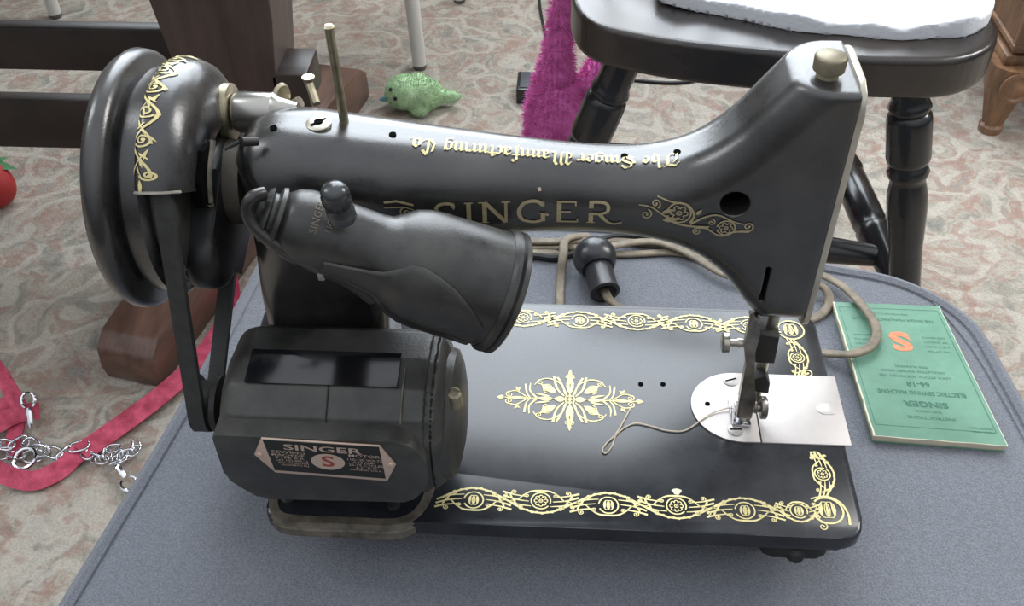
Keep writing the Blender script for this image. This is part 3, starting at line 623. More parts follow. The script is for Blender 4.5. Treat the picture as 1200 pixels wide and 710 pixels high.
for i in range(n_):
    s0 = ua+(ub-ua)*i/n_; s1 = ua+(ub-ua)*(i+1)/n_; sg_ = 1 if i % 2 else -1; W0 = .0046*(1-.35*i/n_)
    g += curl(s0, -.0062-sg_*W0*.8, .5*sg_, W0, sg_, 1.5, .0008)
    g += rib([(s0+(s1-s0)*t, -.0062+W0*math.cos(PI*(t+i))) for t in np.linspace(0, 1., 14)], .0009)
    for k in range(3): g += leaf(s0+.003+.0035*k, -.0062+sg_*W0*(.7-.5*k), -.5*sg_+.3*k, .0042, .0010, .3*sg_)
    g += leaf(s0+.004, -.0062-sg_*W0*.2, .8*sg_, .005, .001)+rib([(s0+(s1-s0)*t, -.0062-W0*.9*math.cos(PI*(t+i))) for t in np.linspace(.2, 1., 10)], .0005)
g += curl(ub, -.006, 0, .0024, 1, 1.4, .0008)+leaf(ub+.002, -.006, .0, .007, .0014)
decal('gold_border', g, guardmap, gold, G_)
# bobbin winder behind the arm's left end
BW = np.array([.0235, .113, .187])
b = B(); b.add(*lathe([(0, .006), (.0005, .0125), (.0015, .0145), (.0055, .0145), (.0065, .0125), (.007, .008)], BW, (1, 0, 0), 32)); b.add(*lathe([(.006, .0045), (.010, .0045)], BW, (1, 0, 0), 16)); BWo = b.obj('bobbin_winder', brass, S)
b = B(); b.add(*lathe([(.008, .0095), (.010, .0105), (.028, .0095), (.031, .007), (.04, .004)], BW+np.array([0, -.002, .001]), (1, 0, .05), 28)); b.obj('winder_spindle', M('spindle_nickel', (.42, .41, .38), .25, .9), BWo)
b = B(); b.add(*lathe([(0, .0055), (.0015, .0068), (.003, .0055)], tuple(P(327, 112, 1, .122)), (.9, -.4, .1), 20)); b.add(*sweep([tuple(P(328, 118, 1, .122)), tuple(P(331, 134, 1, .118))], .0022, 8)); b.obj('winder_latch', brass, BWo)
b = B(); b.add(*lathe([(0, .005), (.006, .005), (.008, .003)], tuple(P(313, 131, 1, .112)), (.2, -.8, .3), 16)); b.obj('winder_screw', brass, BWo)
b = B(); b.add(*sweep([tuple(P(336, 128, 1, .125)), tuple(P(352, 119, 1, .125))], .0032, 8)); b.obj('winder_arm', nickel, BWo)
q1, q2 = P(362, 96, 1, .13), P(371, 122, 1, .12)
b = B(); b.add(*sweep([tuple(q1), tuple(q2)], .0022, 8)); b.add(*lathe([(-.003, .0016), (.003, .0034)], q1, (0, 0, 1), 10)); b.obj('thread_guide', brass, S)
pc = P(283, 166, 1, .068); b = B(); b.add(*lathe([(0, .0022), (.008, .0022)], pc, (.6, .5, -.3), 14)); b.add(*sweep([tuple(pc+np.array([-.001, 0, 0])), tuple(pc+np.array([-.008, -.002, -.003]))], .0009, 6)); b.obj('set_screw', darkm, S)
# --- belt
XB = .0110; c1 = np.array([YC, .160]); r1 = .0530; c2 = np.array([.031, .057]); r2 = .0135
dd = c2-c1; D_ = np.linalg.norm(dd); th = math.atan2(dd[1], dd[0]); be = math.acos((r1-r2)/D_)
pa = []
for a in np.linspace(th+be, th-be+2*PI, 40): pa.append((XB+.003, c1[0]+r1*math.cos(a), c1[1]+r1*math.sin(a)))
for a in np.linspace(th-be, th+be, 16): pa.append((XB-.002, c2[0]+r2*math.cos(a), c2[1]+r2*math.sin(a)))
b = B(); b.add(*sweep(pa, 1, closed=True, up=(1, 0, 0), prof=[(-.0022, -.0042), (.0018, -.0042), (.0018, .0042), (-.0022, .0042)])); b.obj('drive_belt', rubber, S, deg=60)

# --- motor
MY, MZ = .031, .057
sec = [(-.005, .034), (-.008, .050), (-.008, .074), (-.001, .086), (.012, .0945), (.030, .0975), (.052, .095), (.066, .083), (.069, .06), (.066, .03), (.05, .015), (.012, .0155)]
def fmot(x, y, z):
    xc = (.028+.142)/2; hx = (.142-.028)/2; d = rext(sdpoly(sec, y, z), np.abs(x-xc)-hx, .0125)
    for xn in (.134,):      # grooves of the end bell
        d = np.maximum(d, -(np.maximum(np.abs(x-xn)-.0016, -(d+.0016))))
    return d
mo = link('motor', sdf_mesh(fmot, (.012, -.016, .008), (.156, .074, .108), .0015), bakel, S)
b = B(); b.addmesh(prism(roundpoly([(.0305, .052), (.0305, .0835), (.0325, .0845), (.118, .0845), (.128, .081), (.134, .070), (.134, .050), (.124, .036), (.046, .034), (.036, .044)], .003, 3), -.0130, .002, 1, .0012)); MC = b.obj('motor_cover', bakel, mo)
# end bell on the right, pulley and shaft on the left
b = B(); b.add(*lathe([(.0, .036), (.006, .034), (.0085, .028), (.0105, .018), (.011, 0)], (.1385, MY+.001, MZ-.002), (1, 0, 0), 48)); b.obj('end_bell', bakel, mo)
b = B(); b.add(*lathe([(-.0185, .006), (-.015, .0155), (-.0125, .0125), (-.0065, .0125), (-.004, .0155), (-.001, .0155), (0, .006), (.012, .006)], (.020, MY, MZ), (1, 0, 0), 28)); b.obj('motor_pulley', darkm, mo)
for zz in (.080, .058): 
    b = B(); b.addmesh(box((.0312+(.08-zz)*.18, -.0055, zz-.012), (.005, .010, .0045), .001)); b.obj('vent_block', M('grey_lug', (.16, .155, .14), .5), mo)
p = P(533, 467, 1, .0); b = B(); b.add(*lathe([(0, .0032), (.012, .0032), (.013, .0022)], p+np.array([0, .003, -.008]), (0, -.25, 1), 14)); b.obj('oil_tube', brass, mo)
mmap = lambda u, a: tuple(march(fmot, (u, MY-.07*math.cos(a), MZ+.07*math.sin(a)), (0, math.cos(a), -math.sin(a))))
b = B(); vs = []; fs = []
NU, NA = 20, 10; SX0, SX1 = .0425, .1185
for i in range(NU+1):
    for j in range(NA+1):
        q = np.array(mmap(SX0+(SX1-SX0)*i/NU, math.radians(64+28*j/NA))); a = math.radians(64+28*j/NA); q = q+np.array([0, -math.cos(a), math.sin(a)])*.0009; vs.append(q)
for i in range(NU):
    for j in range(NA): k = i*(NA+1)+j; fs.append((k, k+NA+1, k+NA+2, k+1))
nv = len(vs); vs2 = [v-np.array([0, -.0012, .0012]) for v in vs]; per = [i*(NA+1) for i in range(NU+1)]+[NU*(NA+1)+j for j in range(1, NA+1)]+[i*(NA+1)+NA for i in range(NU-1, -1, -1)]+[j for j in range(NA-1, 0, -1)]
b.add(vs+vs2, fs+[(per[k], per[(k+1) % len(per)], per[(k+1) % len(per)]+nv, per[k]+nv) for k in range(len(per))]); o = b.obj('cover_strip', gloss, mo); o['label'] = 'glossy black strip on top of the motor'
b = B(); b.add(*sweep([mmap(.0845, math.radians(a)) for a in np.linspace(34, 90, 12)], .0004, 5)); b.obj('seam', darkm, mo)
b = B(); b.add(*sweep([mmap(.1215, math.radians(a)) for a in np.linspace(40, 80, 12)], .0005, 5)); b.obj('seam', worn, mo)
# name plate
npv = [P(x, y, 1, -.0138)[[0, 2]] for x, y in [(298, 532), (306, 513), (445, 522), (464, 544), (454, 563), (323, 553)]]
cN = np.mean(npv, 0)
b = B(); b.addmesh(prism([tuple(v) for v in npv], -.0142, -.0132, 1, .0002)); NPo = b.obj('name_plate', copperp, mo); NPo['label'] = 'copper-edged SINGER motor name plate'
xl, xr = npv[0][0], npv[3][0]; zt = max(v[1] for v in npv); zb = min(v[1] for v in npv)
inner = [P(x, y, 1, -.0144)[[0, 2]] for x, y in [(307.5, 515.5), (444, 524), (452, 561), (322, 551)]]
b = B(); b.addmesh(prism([tuple(v) for v in inner], -.01432, -.01415, 1)); b.obj('plate_field', M('plate_black', (.012, .014, .013), .5), NPo)
ptx, ptz = P(384, 538, 1, -.0144)[[0, 2]]
slp = math.atan2(npv[2][1]-npv[1][1], npv[2][0]-npv[1][0])
pm = lambda u, v: (ptx+u*math.cos(slp)-v*math.sin(slp), -.01450, ptz+u*math.sin(slp)+v*math.cos(slp))
pm2 = lambda u, v: (pm(u, v)[0], -.01462, pm(u, v)[2])
def fit(t_, h, w_, u=0., v=0., bold=0.):
    g_ = text2d(t_, h, bold=bold); xs = [p[0] for q in g_ for p in q]; return xf(g_, u, v, 0, 1, w_/(max(xs)-min(xs)), 1)
g = fit('SINGER', .0060, .0385, -.002, .0074, .00010)+xf(dot(0, 0, .0062, 28), .000, -.0020, 0, 1, 1.35, 1)
for t_, h_, w_, u_, v_ in (('SEWING', .0030, .0165, -.0190, .0034), ('MACHINE', .0024, .0160, -.0195, .0011), ('TYPE B.R.', .0022, .0150, -.0185, -.0010), ('CAT. NO. BRK-12', .0020, .0160, -.0180, -.0030), ('PAT. APPLIED FOR', .0018, .0150, -.0172, -.0049), ('ELIZABETH N.J.', .0016, .0140, -.0165, -.0066),
          ('MOTOR', .0030, .0155, .0182, .0040), ('110-120 VOLTS', .0023, .0170, .0182, .0010), ('0.53 AMP.', .0022, .0110, .0182, -.0011), ('25-75 CYCLES', .0022, .0170, .0187, -.0032), ('A.C. D.C.', .0022, .0110, .0190, -.0052), ('MADE IN U.S.A.', .0015, .0160, .0187, -.0070)): g += fit(t_, h_, w_, u_, v_, .00002)
decal('plate_print', g, pm, copperp, NPo)
b_s = xf(text2d('S', .0112, bold=.0002), 0, -.0020, 0, 1, 1.3, 1); decal('plate_emblem', b_s, pm2, redp, NPo)
for px, py in ((304, 533), (458, 545)):
    b = B(); b.add(*lathe([(0, .0017), (.0006, .0015), (.001, 0)], P(px, py, 1, -.0142), (0, -1, 0), 14)); b.obj('rivet', copperp, NPo)

# --- lamp
LA = np.array([.885, .037, -.46]); LA /= np.linalg.norm(LA)
pB = P(572, 347, 1, .024); pA = P(335, 259, 1, .024); LA = pB-pA; LA[1] += .006; LL = np.linalg.norm(LA); LA /= LL
la, lu, lv_ = frame(LA)
lp = [(-.004, .006), (-.002, .0125), (.002, .0155), (.008, .017), (.03, .0168), (.040, .0166), (.0445, .0172), (.049, .0200), (.054, .0236), (.060, .0256), (.068, .0264), (LL-.002, .0276), (LL+.004, .0280), (LL+.0042, .0270), (LL-.01, .0262), (.07, .024), (.055, .015)]
LP = thing  # keep name free
lo = B(); lo.add(*lathe(lp, pA, LA, 64)); LAMP = lo.obj('lamp', lampm, S, deg=60)
b = B(); b.add(*lathe([(LL+.001, .0282), (LL+.0025, .0296), (LL+.0045, .0298), (LL+.0058, .0286), (LL+.0065, .0296), (LL+.0085, .0296), (LL+.0095, .0280), (LL+.0085, .0265), (LL, .0265)], pA, LA, 64)); b.obj('shade_rim', lampm, LAMP)
b = B(); b.add(*lathe([(-.013, .006), (-.0115, .0085), (-.010, .0115), (-.0085, .0125), (-.0075, .0105), (-.006, .0105), (-.0048, .0138), (-.003, .0142), (-.0018, .012), (0, .012)], pA, LA, 40)); b.obj('lamp_collar', lampm, LAMP)
kp = P(398, 244, 1, .010); kax = np.array([-.05, -.25, 1.])
b = B(); b.add(*lathe([(-.006, .006), (.0, .006), (.001, .0048), (.004, .0048)], kp, kax, 24)); b.add(*lathe([(.002, .0048), (.0035, .0062), (.010, .0061), (.0125, .0048), (.0135, .0025), (.0137, 0)], kp, kax, 32, .14, (.003, .011))); b.obj('lamp_switch', M('knob_black', (.03, .033, .036), .25, 0, .3), LAMP, deg=70)
# lower shell of the lamp body, its edge shows as a seam line
dn = -cu-.25*cf; dn -= (dn@la)*la; dn /= np.linalg.norm(dn); sd_ = np.cross(la, dn)
sh = [(.020, .0168), (.030, .0173), (.038, .0180), (.045, .0192), (.050, .0222), (.055, .0252), (.060, .0268), (.067, .0275), (.076, .0276), (.086, .0276), (.094, .0277)]; b = B(); vs = []; fs = []; NA_ = 24
for t, r in sh:
    for k in range(NA_+1):
        hw_ = np.interp(t, [.02, .036, .044, .050, .056, .064, .08, .095], [26, 36, 42, 56, 68, 66, 54, 30]); a = math.radians(-hw_+2*hw_*k/NA_); ee = r+.0012 if .03 < abs(a) < 9 else r; vs.append(pA+la*t+(dn*math.cos(a)+sd_*math.sin(a))*ee)
vs += [v-(dn*.0012) for v in vs]; m_ = len(sh)*(NA_+1)
for i in range(len(sh)-1):
    for k in range(NA_):
        q = i*(NA_+1)+k; fs += [(q, q+1, q+NA_+2, q+NA_+1), (m_+q, m_+q+NA_+1, m_+q+NA_+2, m_+q+1)]
for i in range(len(sh)-1):
    for k in (0, NA_): q = i*(NA_+1)+k; fs.append((q, q+NA_+1, m_+q+NA_+1, m_+q))
for k in range(NA_): fs += [(k, k+1, m_+k+1, m_+k), ((len(sh)-1)*(NA_+1)+k, (len(sh)-1)*(NA_+1)+k+1, m_+(len(sh)-1)*(NA_+1)+k+1, m_+(len(sh)-1)*(NA_+1)+k)]
b.add(vs, fs); b.obj('lower_shell', lampm, LAMP, deg=50)
br = [P(x, y, 1, yy) for x, y, yy in [(309, 227, .022), (296, 232, .018), (290, 246, .016), (297, 264, .014), (320, 284, .012), (350, 302, .012), (380, 317, .014), (410, 331, .018), (436, 350, .022)]]
b = B(); b.add(*sweep(spline(br, 6), 1, prof=[(.0030*math.cos(a), .0034*math.sin(a)) for a in np.linspace(0, 2*PI, 13)[:-1]], up=(0, -.5, .8))); b.obj('lamp_bracket', lampm, LAMP, deg=50)
b = B(); b.addmesh(box(tuple(P(376, 319, 1, .012)), (.0030, .003, .008), .0006)); b.obj('bracket_clip', nickel, LAMP)
b = B(); b.add(*lathe([(0, .010), (.036, .010)], P(360, 285, 1, .036), (0, 1, -.1), 20)); b.obj('bracket_post', darkm, LAMP)
em = text2d('SINGER', .0048, bold=.00005)+xf(text2d('LIGHT', .0040), 0, -.0062)
def flamp(x, y, z):
    q = np.array([x, y, z])-pA; t = q@la; r = np.linalg.norm(q-t*la); return r-np.interp(t, [p[0] for p in lp[:12]], [p[1] for p in lp[:12]])
def lmap(u, v):
    # u around the neck, v along it
    a = v/.0172; d_ = -lv_ if False else None
    t = .017+u; upv = np.array([0, -.45, .9]); upv -= (upv@la)*la; upv /= np.linalg.norm(upv); sv = np.cross(la, upv)
    r = np.interp(t, [p[0] for p in lp[:12]], [p[1] for p in lp[:12]])+.0003
    return tuple(pA+la*t+r*(math.cos(a)*upv+math.sin(a)*sv))
decal('embossed_lettering', xf(em, -.006, .000, PI/2, 1, 1, 1), lambda u, v: lmap(u, -v), worn, LAMP)

# ================================================================ loose thread
th_ = [tuple(P(x, y, 2, z)) for x, y, z in [(739, 478, .0008), (731, 493, .0012), (722, 508, .0016), (711, 519, .0008), (706, 527, .0008), (710, 531, .0008), (717, 523, .0008), (722, 510, .0009), (732, 501, .0008), (745, 496, .0008), (762, 499, .0008), (780, 504, .0008), (800, 505, .0008), (815, 497, .0012), (832, 485, .0018), (845, 480, .0022), (858, 477, .003)]]
b = B(); b.add(*sweep(spline(th_, 6), .00042, 6)); tag(b.obj('thread', creamt), 'loose cream thread looped on the black bed beside the needle plate', 'thread')

# ================================================================ cords
two = [(.0035*1.0*(math.cos(a))*1.0, .0019*math.sin(a)*(1-.35*math.exp(-(math.cos(a)/.28)**2))) for a in np.linspace(0, 2*PI, 17)[:-1]]
CT = thing('power_cord', 'olive brown twin power cord coiled behind and beside the machine bed', 'cord', (.25, .26, ZO))
def cord(pts, name='cord_strand', k=6, s=1.0):
    b = B(); b.add(*sweep(spline([tuple(P(*p)) for p in pts], k), s, prof=two)); return b.obj(name, cordm, CT, deg=80)
z1, z2, z3 = ZO+.0022, ZO+.0065, ZO+.0115
cord([(560, 305, 2, z1), (620, 290, 2, z1), (700, 290, 2, z2), (760, 283, 2, z2), (800, 294, 2, z2), (850, 322, 2, z2), (900, 330, 2, z2), (948, 319, 2, z2), (985, 334, 2, z2), (1012, 360, 2, z3), (1027, 385, 2, z3), (1022, 404, 2, z3), (1002, 414, 2, z3), (978, 415, 2, z2), (950, 411, 2, z1), (925, 405, 2, z1)])
cord([(590, 282, 2, z1), (650, 283, 2, z2), (720, 282, 2, z1), (790, 290, 2, z1), (850, 300, 2, z1), (905, 313, 2, z1), (945, 325, 2, z3), (968, 340, 2, z2), (971, 357, 2, z1), (958, 371, 2, z1), (930, 380, 2, z1), (900, 386, 2, z1)])
cord([(690, 276, 2, z1), (664, 280, 2, z3), (660, 300, 2, z3), (657, 330, 2, z1), (656, 362, 2, z1), (656, 380, 2, z1)])
cord([(600, 297, 2, z1), (660, 296, 2, z1), (730, 298, 2, z1), (790, 296, 2, z1), (835, 306, 2, z1), (875, 322, 2, z1)])
b = B(); b.add(*sweep(spline([tuple(P(*p)) for p in [(590, 303, 2, ZO+.003), (625, 300, 2, ZO+.003), (660, 301, 2, ZO+.003), (720, 277, 2, ZO+.003), (800, 283, 2, ZO+.003), (850, 296, 2, ZO+.003)]], 6), .0028, 8)); b.obj('black_lead', cordd, CT)
CC = thing('cord_connector', 'round black rubber connector with ribbed collar behind the bed', 'connector', tuple(P(697, 312, 2, ZO)))
bc = P(697, 302, 2, ZO+.0165); ca = P(712, 352, 2, ZO+.010)-bc; ca /= np.linalg.norm(ca)
b = B(); b.add(*lathe([(-.0165*math.cos(a), .0165*math.sin(a)) for a in np.linspace(0, 2.3, 20)], bc, ca, 40)); b.obj('bulb', M('connector_rubber', (.02, .022, .026), .3, 0, .2), CC)
b = B(); b.add(*lathe([(.010, .0098), (.012, .0106), (.030, .0106), (.032, .0112), (.034, .0112), (.0345, .0085), (.031, .006)], bc, ca, 32, .05, (.0115, .031))); b.obj('collar', M('collar_rubber', (.03, .03, .034), .35), CC, deg=60)
b = B(); e0 = bc+ca*.030; b.add(*sweep(spline([e0, bc+ca*.042+np.array([.002, 0, 0]), P(735, 366, 2, z1), P(748, 380, 2, z1)], 6), 1, prof=two)); b.obj('lead', cordm, CC, deg=80)

# ================================================================ booklet
K_ = thing('instruction_booklet', 'worn green SINGER instruction booklet lying upside down on footstool', 'booklet', (.43, .17, ZO))
c4 = [P(x, y, 2, ZO+.006) for x, y in [(1024, 511), (1181, 523), (1100, 359), (976, 354)]]
# rectangle fitted to the four seen corners
ctr = sum(c4)/4; ex = (c4[1]-c4[0]+c4[2]-c4[3]); ex /= np.linalg.norm(ex); ey = np.array([-ex[1], ex[0], 0]); wB = .0815; hB = .129
def bk_(u, v, z):
    a, c = u/wB+.5, v/hB+.5; return tuple((c4[0]*(1-a)*(1-c)+c4[1]*a*(1-c)+c4[2]*a*c+c4[3]*(1-a)*c)[:2])+(z,)
def slab(hw, hh_, za, zb, bev=.0004, wav=0):
    pl = [bk_(hw*a, hh_*c, 0)[:2] for a, c in ((-1, -1), (1, -1), (1, 1), (-1, 1))]; return prism(pl, za, zb, 2, bev)
b = B(); b.addmesh(slab(wB/2-.0004, hB/2-.0006, ZO+.0008, ZO+.0058)); b.obj('pages', paper, K_)
b = B(); b.addmesh(slab(wB/2, hB/2, ZO+.0002, ZO+.0008)); b.obj('cover', bookm, K_)
b = B(); b.addmesh(slab(wB/2, hB/2, ZO+.0058, ZO+.0065)); CV = b.obj('cover', bookm, K_)
bz = ZO+.00665
# text reads from the far side
bm_ = lambda u, v: bk_(-u, -v, bz)
def ln(s, size, v, sx=1., u=0, bold=0.): return xf(text2d(s, size, bold=bold), u, v, 0, 1, sx, 1)
g = fit('INSTRUCTIONS', .0036, .030, 0, .0455)+fit('FOR USING', .0024, .016, 0, .040)+fit('SINGER', .0068, .0290, 0, .0335, .0002)+fit('ELECTRIC SEWING MACHINE', .0050, .058, 0, .0235, .00008)+fit('66-18', .0060, .0155, 0, .0155, .0001)
g += fit('LOCK STITCH, FOR FAMILY USE', .0030, .048, 0, .0085)+fit('OSCILLATING ROTARY HOOK', .0030, .044, 0, .0037)+fit('FOR RUNNING', .0028, .022, 0, -.0008)
g += fit('THE SINGER MANUFACTURING CO.', .0036, .062, 0, -.0475)+fit('PRINTED IN U.S.A.', .0022, .026, 0, -.0535)+fit('FORM 19981', .0024, .014, -.029, .0545)+fit('REVISED 1941', .0022, .014, -.029, .0515)
for k, (t_, u_) in enumerate((('TO ALL WHOM IT', 'THE LETTER'), ('MAY CONCERN', 'S IS A SIGN'), ('SEE THAT THE', 'OF QUALITY'), ('TRADE MARK', 'AND SERVICE'))): g += fit(t_, .0022, .017, .025, -.017-.0045*k)+fit(u_, .0022, .017, -.025, -.017-.0045*k)
for a, c in (((-.0375, -.059), (.0375, -.059)), ((.0375, -.059), (.0375, .0545)), ((.0375, .0545), (-.0375, .0545)), ((-.0375, .0545), (-.0375, -.059))): g += rib([a, c], .0003)
decal('cover_print', g, bm_, inkm, CV)
decal('cover_emblem', xf(text2d('S', .0245, bold=.0012), 0, -.0265, 0, 1, 1.25, 1), bm_, orange, CV)
b = B()
for s_ in (-1,):
    pts = [bk_(s_*(wB/2-.0002)+.0004*math.sin(v*900)*(k % 2), v, ZO+.0058) for k, v in enumerate(np.linspace(-hB/2, hB/2, 30))]; b.add(*sweep(pts, .0009, 6))
b.obj('worn_spine_edge', edgem, K_)
b = B(); b.add(*sweep([bk_(u, -hB/2+.0002*math.sin(u*2000), ZO+.0062) for u in np.linspace(-wB/2, wB/2, 24)], .0004, 5)); b.add(*sweep([bk_(wB/2-.0001+.0002*math.sin(u*2100), u, ZO+.0063) for u in np.linspace(-hB/2, hB/2, 30)], .0003, 5)); b.obj('worn_cover_edge', edgem, K_)

# ================================================================ chair
CH = thing('wooden_chair', 'black lacquered wooden chair with turned legs and saddle seat', 'chair', (.40, .73, ZF))
sp_ = roundpoly([(.198, .640), (.215, .575), (.30, .541), (.45, .517), (.56, .518), (.606, .560), (.62, .68), (.60, .90), (.53, .965), (.32, .985), (.235, .94)], [.05, .05, .1, .1, .045, .05, .1, .08, .08, .08, .08], 5)
def fseat(x, y, z):
    d = rext(sdpoly(sp_, x, y), np.abs(z+.021)-.021, .006)
    e = 1e-3
    for cx in (.305, .50):
        r = np.sqrt(((x-cx)/.11)**2+((y-.74)/.165)**2+((z-.034)/.045)**2); d = -smin(-d, (r-1)*.045, .012)
    return d
link('seat', sdf_mesh(fseat, (.18, .50, -.055), (.64, 1.0, .01), .005), seatm, CH)
def turned(a, c, prof, name, mat, par):
    a = np.array(a, float); c = np.array(c, float); L = np.linalg.norm(c-a); b = B(); b.add(*lathe([(t*L, r) for t, r in prof], a, c-a, 28)); return b.obj(name, mat, par, deg=60)
lg = [(0, .019), (.05, .0185), (.085, .0178), (.095, .0195), (.105, .0212), (.115, .0195), (.12, .0185), (.128, .0215), (.14, .0223), (.24, .0223), (.252, .021), (.258, .0185), (.265, .0195), (.28, .0215), (.295, .0195), (.30, .0175), (.31, .018), (.345, .0207), (.40, .0205), (.50, .0175), (.62, .0165), (.66, .019), (.68, .019), (.70, .0165), (.85, .0145), (1, .0125)]
T1 = np.array([.257, .585, -.036]); B1 = np.array([.157, .615, ZF]); T2 = np.array([.533, .575, -.036]); B2 = np.array([.628, .525, ZF])
# front legs pass through the points seen in the photograph
for ki in range(60):
    q = T1+(B1-T1)*.3; pr_ = P(689, 165, 1, q[1]); B1[0] += (pr_[0]-(T1+(B1-T1)*((T1[2]-pr_[2])/(T1[2]-B1[2])))[0])*.5
    q = P(1060, 330, 1, .545); t_ = (T2[2]-q[2])/(T2[2]-B2[2]); B2[0] += (q[0]-(T2+(B2-T2)*t_)[0])*.5
T3 = np.array([.30, .90, -.036]); B3 = np.array([.22, 1.0, ZF]); T4 = np.array([.52, .89, -.036]); B4 = np.array([.575, .90, ZF])
for t_, b_ in ((T1, B1), (T2, B2), (T3, B3), (T4, B4)): turned(t_, b_, lg, 'leg', blackp, CH)
sg = [(0, .012), (.06, .014), (.2, .017), (.3, .0205), (.33, .0215), (.35, .017), (.37, .0205), (.62, .0205), (.64, .017), (.66, .0215), (.7, .0205), (.8, .017), (.94, .014), (1, .012)]
at_ = lambda a, c, z: a+(c-a)*((a[2]-z)/(a[2]-c[2]))
r1_, r2_ = at_(T2, B2, -.315), at_(T4, B4, -.300); l1_, l2_ = at_(T1, B1, -.315), at_(T3, B3, -.300)
turned(r1_, r2_, sg, 'side_stretcher', blackp, CH); turned(l1_, l2_, sg, 'side_stretcher', blackp, CH)
turned((r1_*.8+r2_*.2), (l1_*.8+l2_*.2), sg, 'cross_stretcher', blackp, CH); turned((r1_*.42+r2_*.58), (l1_*.42+l2_*.58), sg, 'cross_stretcher', blackp, CH)
for i in range(5):
    x = .27+.065*i; b = B(); b.add(*sweep([(x, .955, -.01), (x-.02+.01*i, 1.02, .42)], .009, 8)); b.obj('back_spindle', blackp, CH)
b = B(); b.addmesh(box((.40, 1.025, .45), (.40, .025, .08), .01)); b.obj('top_rail', blackp, CH)

# white cloth folded on the seat
cl = spline([tuple(P(x, y, 2, .006)[:2]) for x, y in [(770, -6), (800, 3), (850, 14), (900, 22), (950, 30), (1000, 36), (1050, 40), (1100, 39), (1135, 38), (1158, 22), (1157, -5)]], 6)
cl = [tuple(c) for c in cl]+[(.60, .80), (.56, .90), (.33, .90), (.29, .75)]
def fcl(x, y, z):
    d2 = sdpoly(cl, x, y)+.004*np.sin(42*x)*np.sin(17*x+1); top = .0095+.003*np.sin(26*y+9*np.sin(7*x))*np.sin(9*x+2)+.0022*np.sin(75*y-22*x+3*np.sin(31*x))+.0016*np.sin(140*y+26*x+4*np.sin(23*x)); return np.maximum(d2+.004, np.maximum(z-top, .0045-z))*.7
def fcl2(x, y, z): return smin(fcl(x, y, z), fcl(x, y, z)+.001, .002)-.0035
tag(link('folded_cloth', sdf_mesh(fcl2, (.26, .52, -.008), (.64, .92, .036), .0035), white), 'crumpled white cotton cloth lying on the black chair seat', 'cloth')

# ================================================================ pink plush strands hanging by the chair
PK = thing('pink_plush', 'fluffy bright pink plush toy limbs hanging beside the black chair', 'plush toy', tuple(P(645, 200, 1, .80)))
def strand(px, rad, name, n):
    pts = spline([tuple(P(x, y, 1, yy)) for x, y, yy in px], 3); rr = np.interp(np.linspace(0, 1, len(pts)), np.linspace(0, 1, len(rad)), rad)
    def f_(x, y, z):
        d = None
        for k in range(len(pts)):
            e = np.sqrt((x-pts[k][0])**2+((y-pts[k][1])*1.25)**2+(z-pts[k][2])**2)-rr[k]; d = e if d is None else smin(d, e, .018)
        return d
    a = np.array(pts); o = link(name, sdf_mesh(f_, tuple(a.min(0)-.05), tuple(a.max(0)+.05), .006), pinkm, PK)
    gv = np.array([v.co[:] for v in o.data.vertices]); gn = np.array([v.normal[:] for v in o.data.vertices])
    fur(lambda i: (lambda k: (gv[k], gn[k]))(int(rng.integers(0, len(gv)))), n, .0085, .0007, 'fur', pinkm, o)
strand([(663, -60, .84), (659, -10, .84), (656, 40, .83), (652, 80, .82), (648, 110, .81), (645, 140, .80)], [.010, .010, .012, .016, .022, .028], 'limb', 9000)
strand([(735, 25, .90), (716, 62, .86), (702, 92, .83), (688, 118, .81), (668, 145, .80)], [.015, .016, .017, .019, .024], 'limb', 9000)
strand([(656, 118, .805), (656, 124, .80), (655, 134, .80), (654, 160, .80), (648, 195, .80), (645, 235, .80)], [.018, .024, .030, .036, .040, .036], 'body', 12000)
# ================================================================ green plush on the carpet
gp = P(486, 133, 2, ZF)
GT = thing('green_plush', 'small pale green plush animal with blue beak lying on carpet', 'plush toy', (gp[0], gp[1]+.01, ZF))
gc = np.array([gp[0]-.003, gp[1]+.02, ZF+.026])
def fgt(x, y, z):
    e = lambda c, r: (np.sqrt(((x-c[0])/r[0])**2+((y-c[1])/r[1])**2+((z-c[2])/r[2])**2)-1)*min(r)
    d = smin(e(gc+[-.012, 0, .003], (.034, .03, .027)), e(gc+[.020, .0, 0], (.028, .026, .026)), .012)
    d = smin(d, e(gc+[.055, .004, -.006], (.024, .010, .010)), .01); d = smin(d, e(gc+[.008, .01, .022], (.012, .010, .010)), .006); return smin(d, e(gc+[.012, -.024, -.016], (.014, .012, .010)), .006)
gb = link('body', sdf_mesh(fgt, tuple(gc-[.07, .05, .04]), tuple(gc+[.09, .05, .05]), .004), greenm, GT)
gv = np.array([v.co[:] for v in gb.data.vertices]); gn = np.array([v.normal[:] for v in gb.data.vertices])
fur(lambda i: (lambda k: (gv[k], gn[k]))(int(rng.integers(0, len(gv)))), 9000, .004, .0006, 'fur', greenm, gb)
bkp = P(452, 124, 2, ZF+.02); b = B(); b.add(*lathe([(0, .006), (.012, .004), (.018, 0)], gc+np.array([-.04, -.006, -.006]), (-1, -.1, -.1), 14)); b.obj('beak', M('blue_felt', (.18, .42, .50), .8), GT)
for d_ in ((-.026, -.026, .006), (-.034, -.016, .016)):
    b = B(); c = gc+np.array(d_); b.add(*lathe([(-.004*math.cos(a), .004*math.sin(a)) for a in np.linspace(0, PI, 8)], c, (0, 1, 0), 12)); b.obj('eye', cordd, GT)

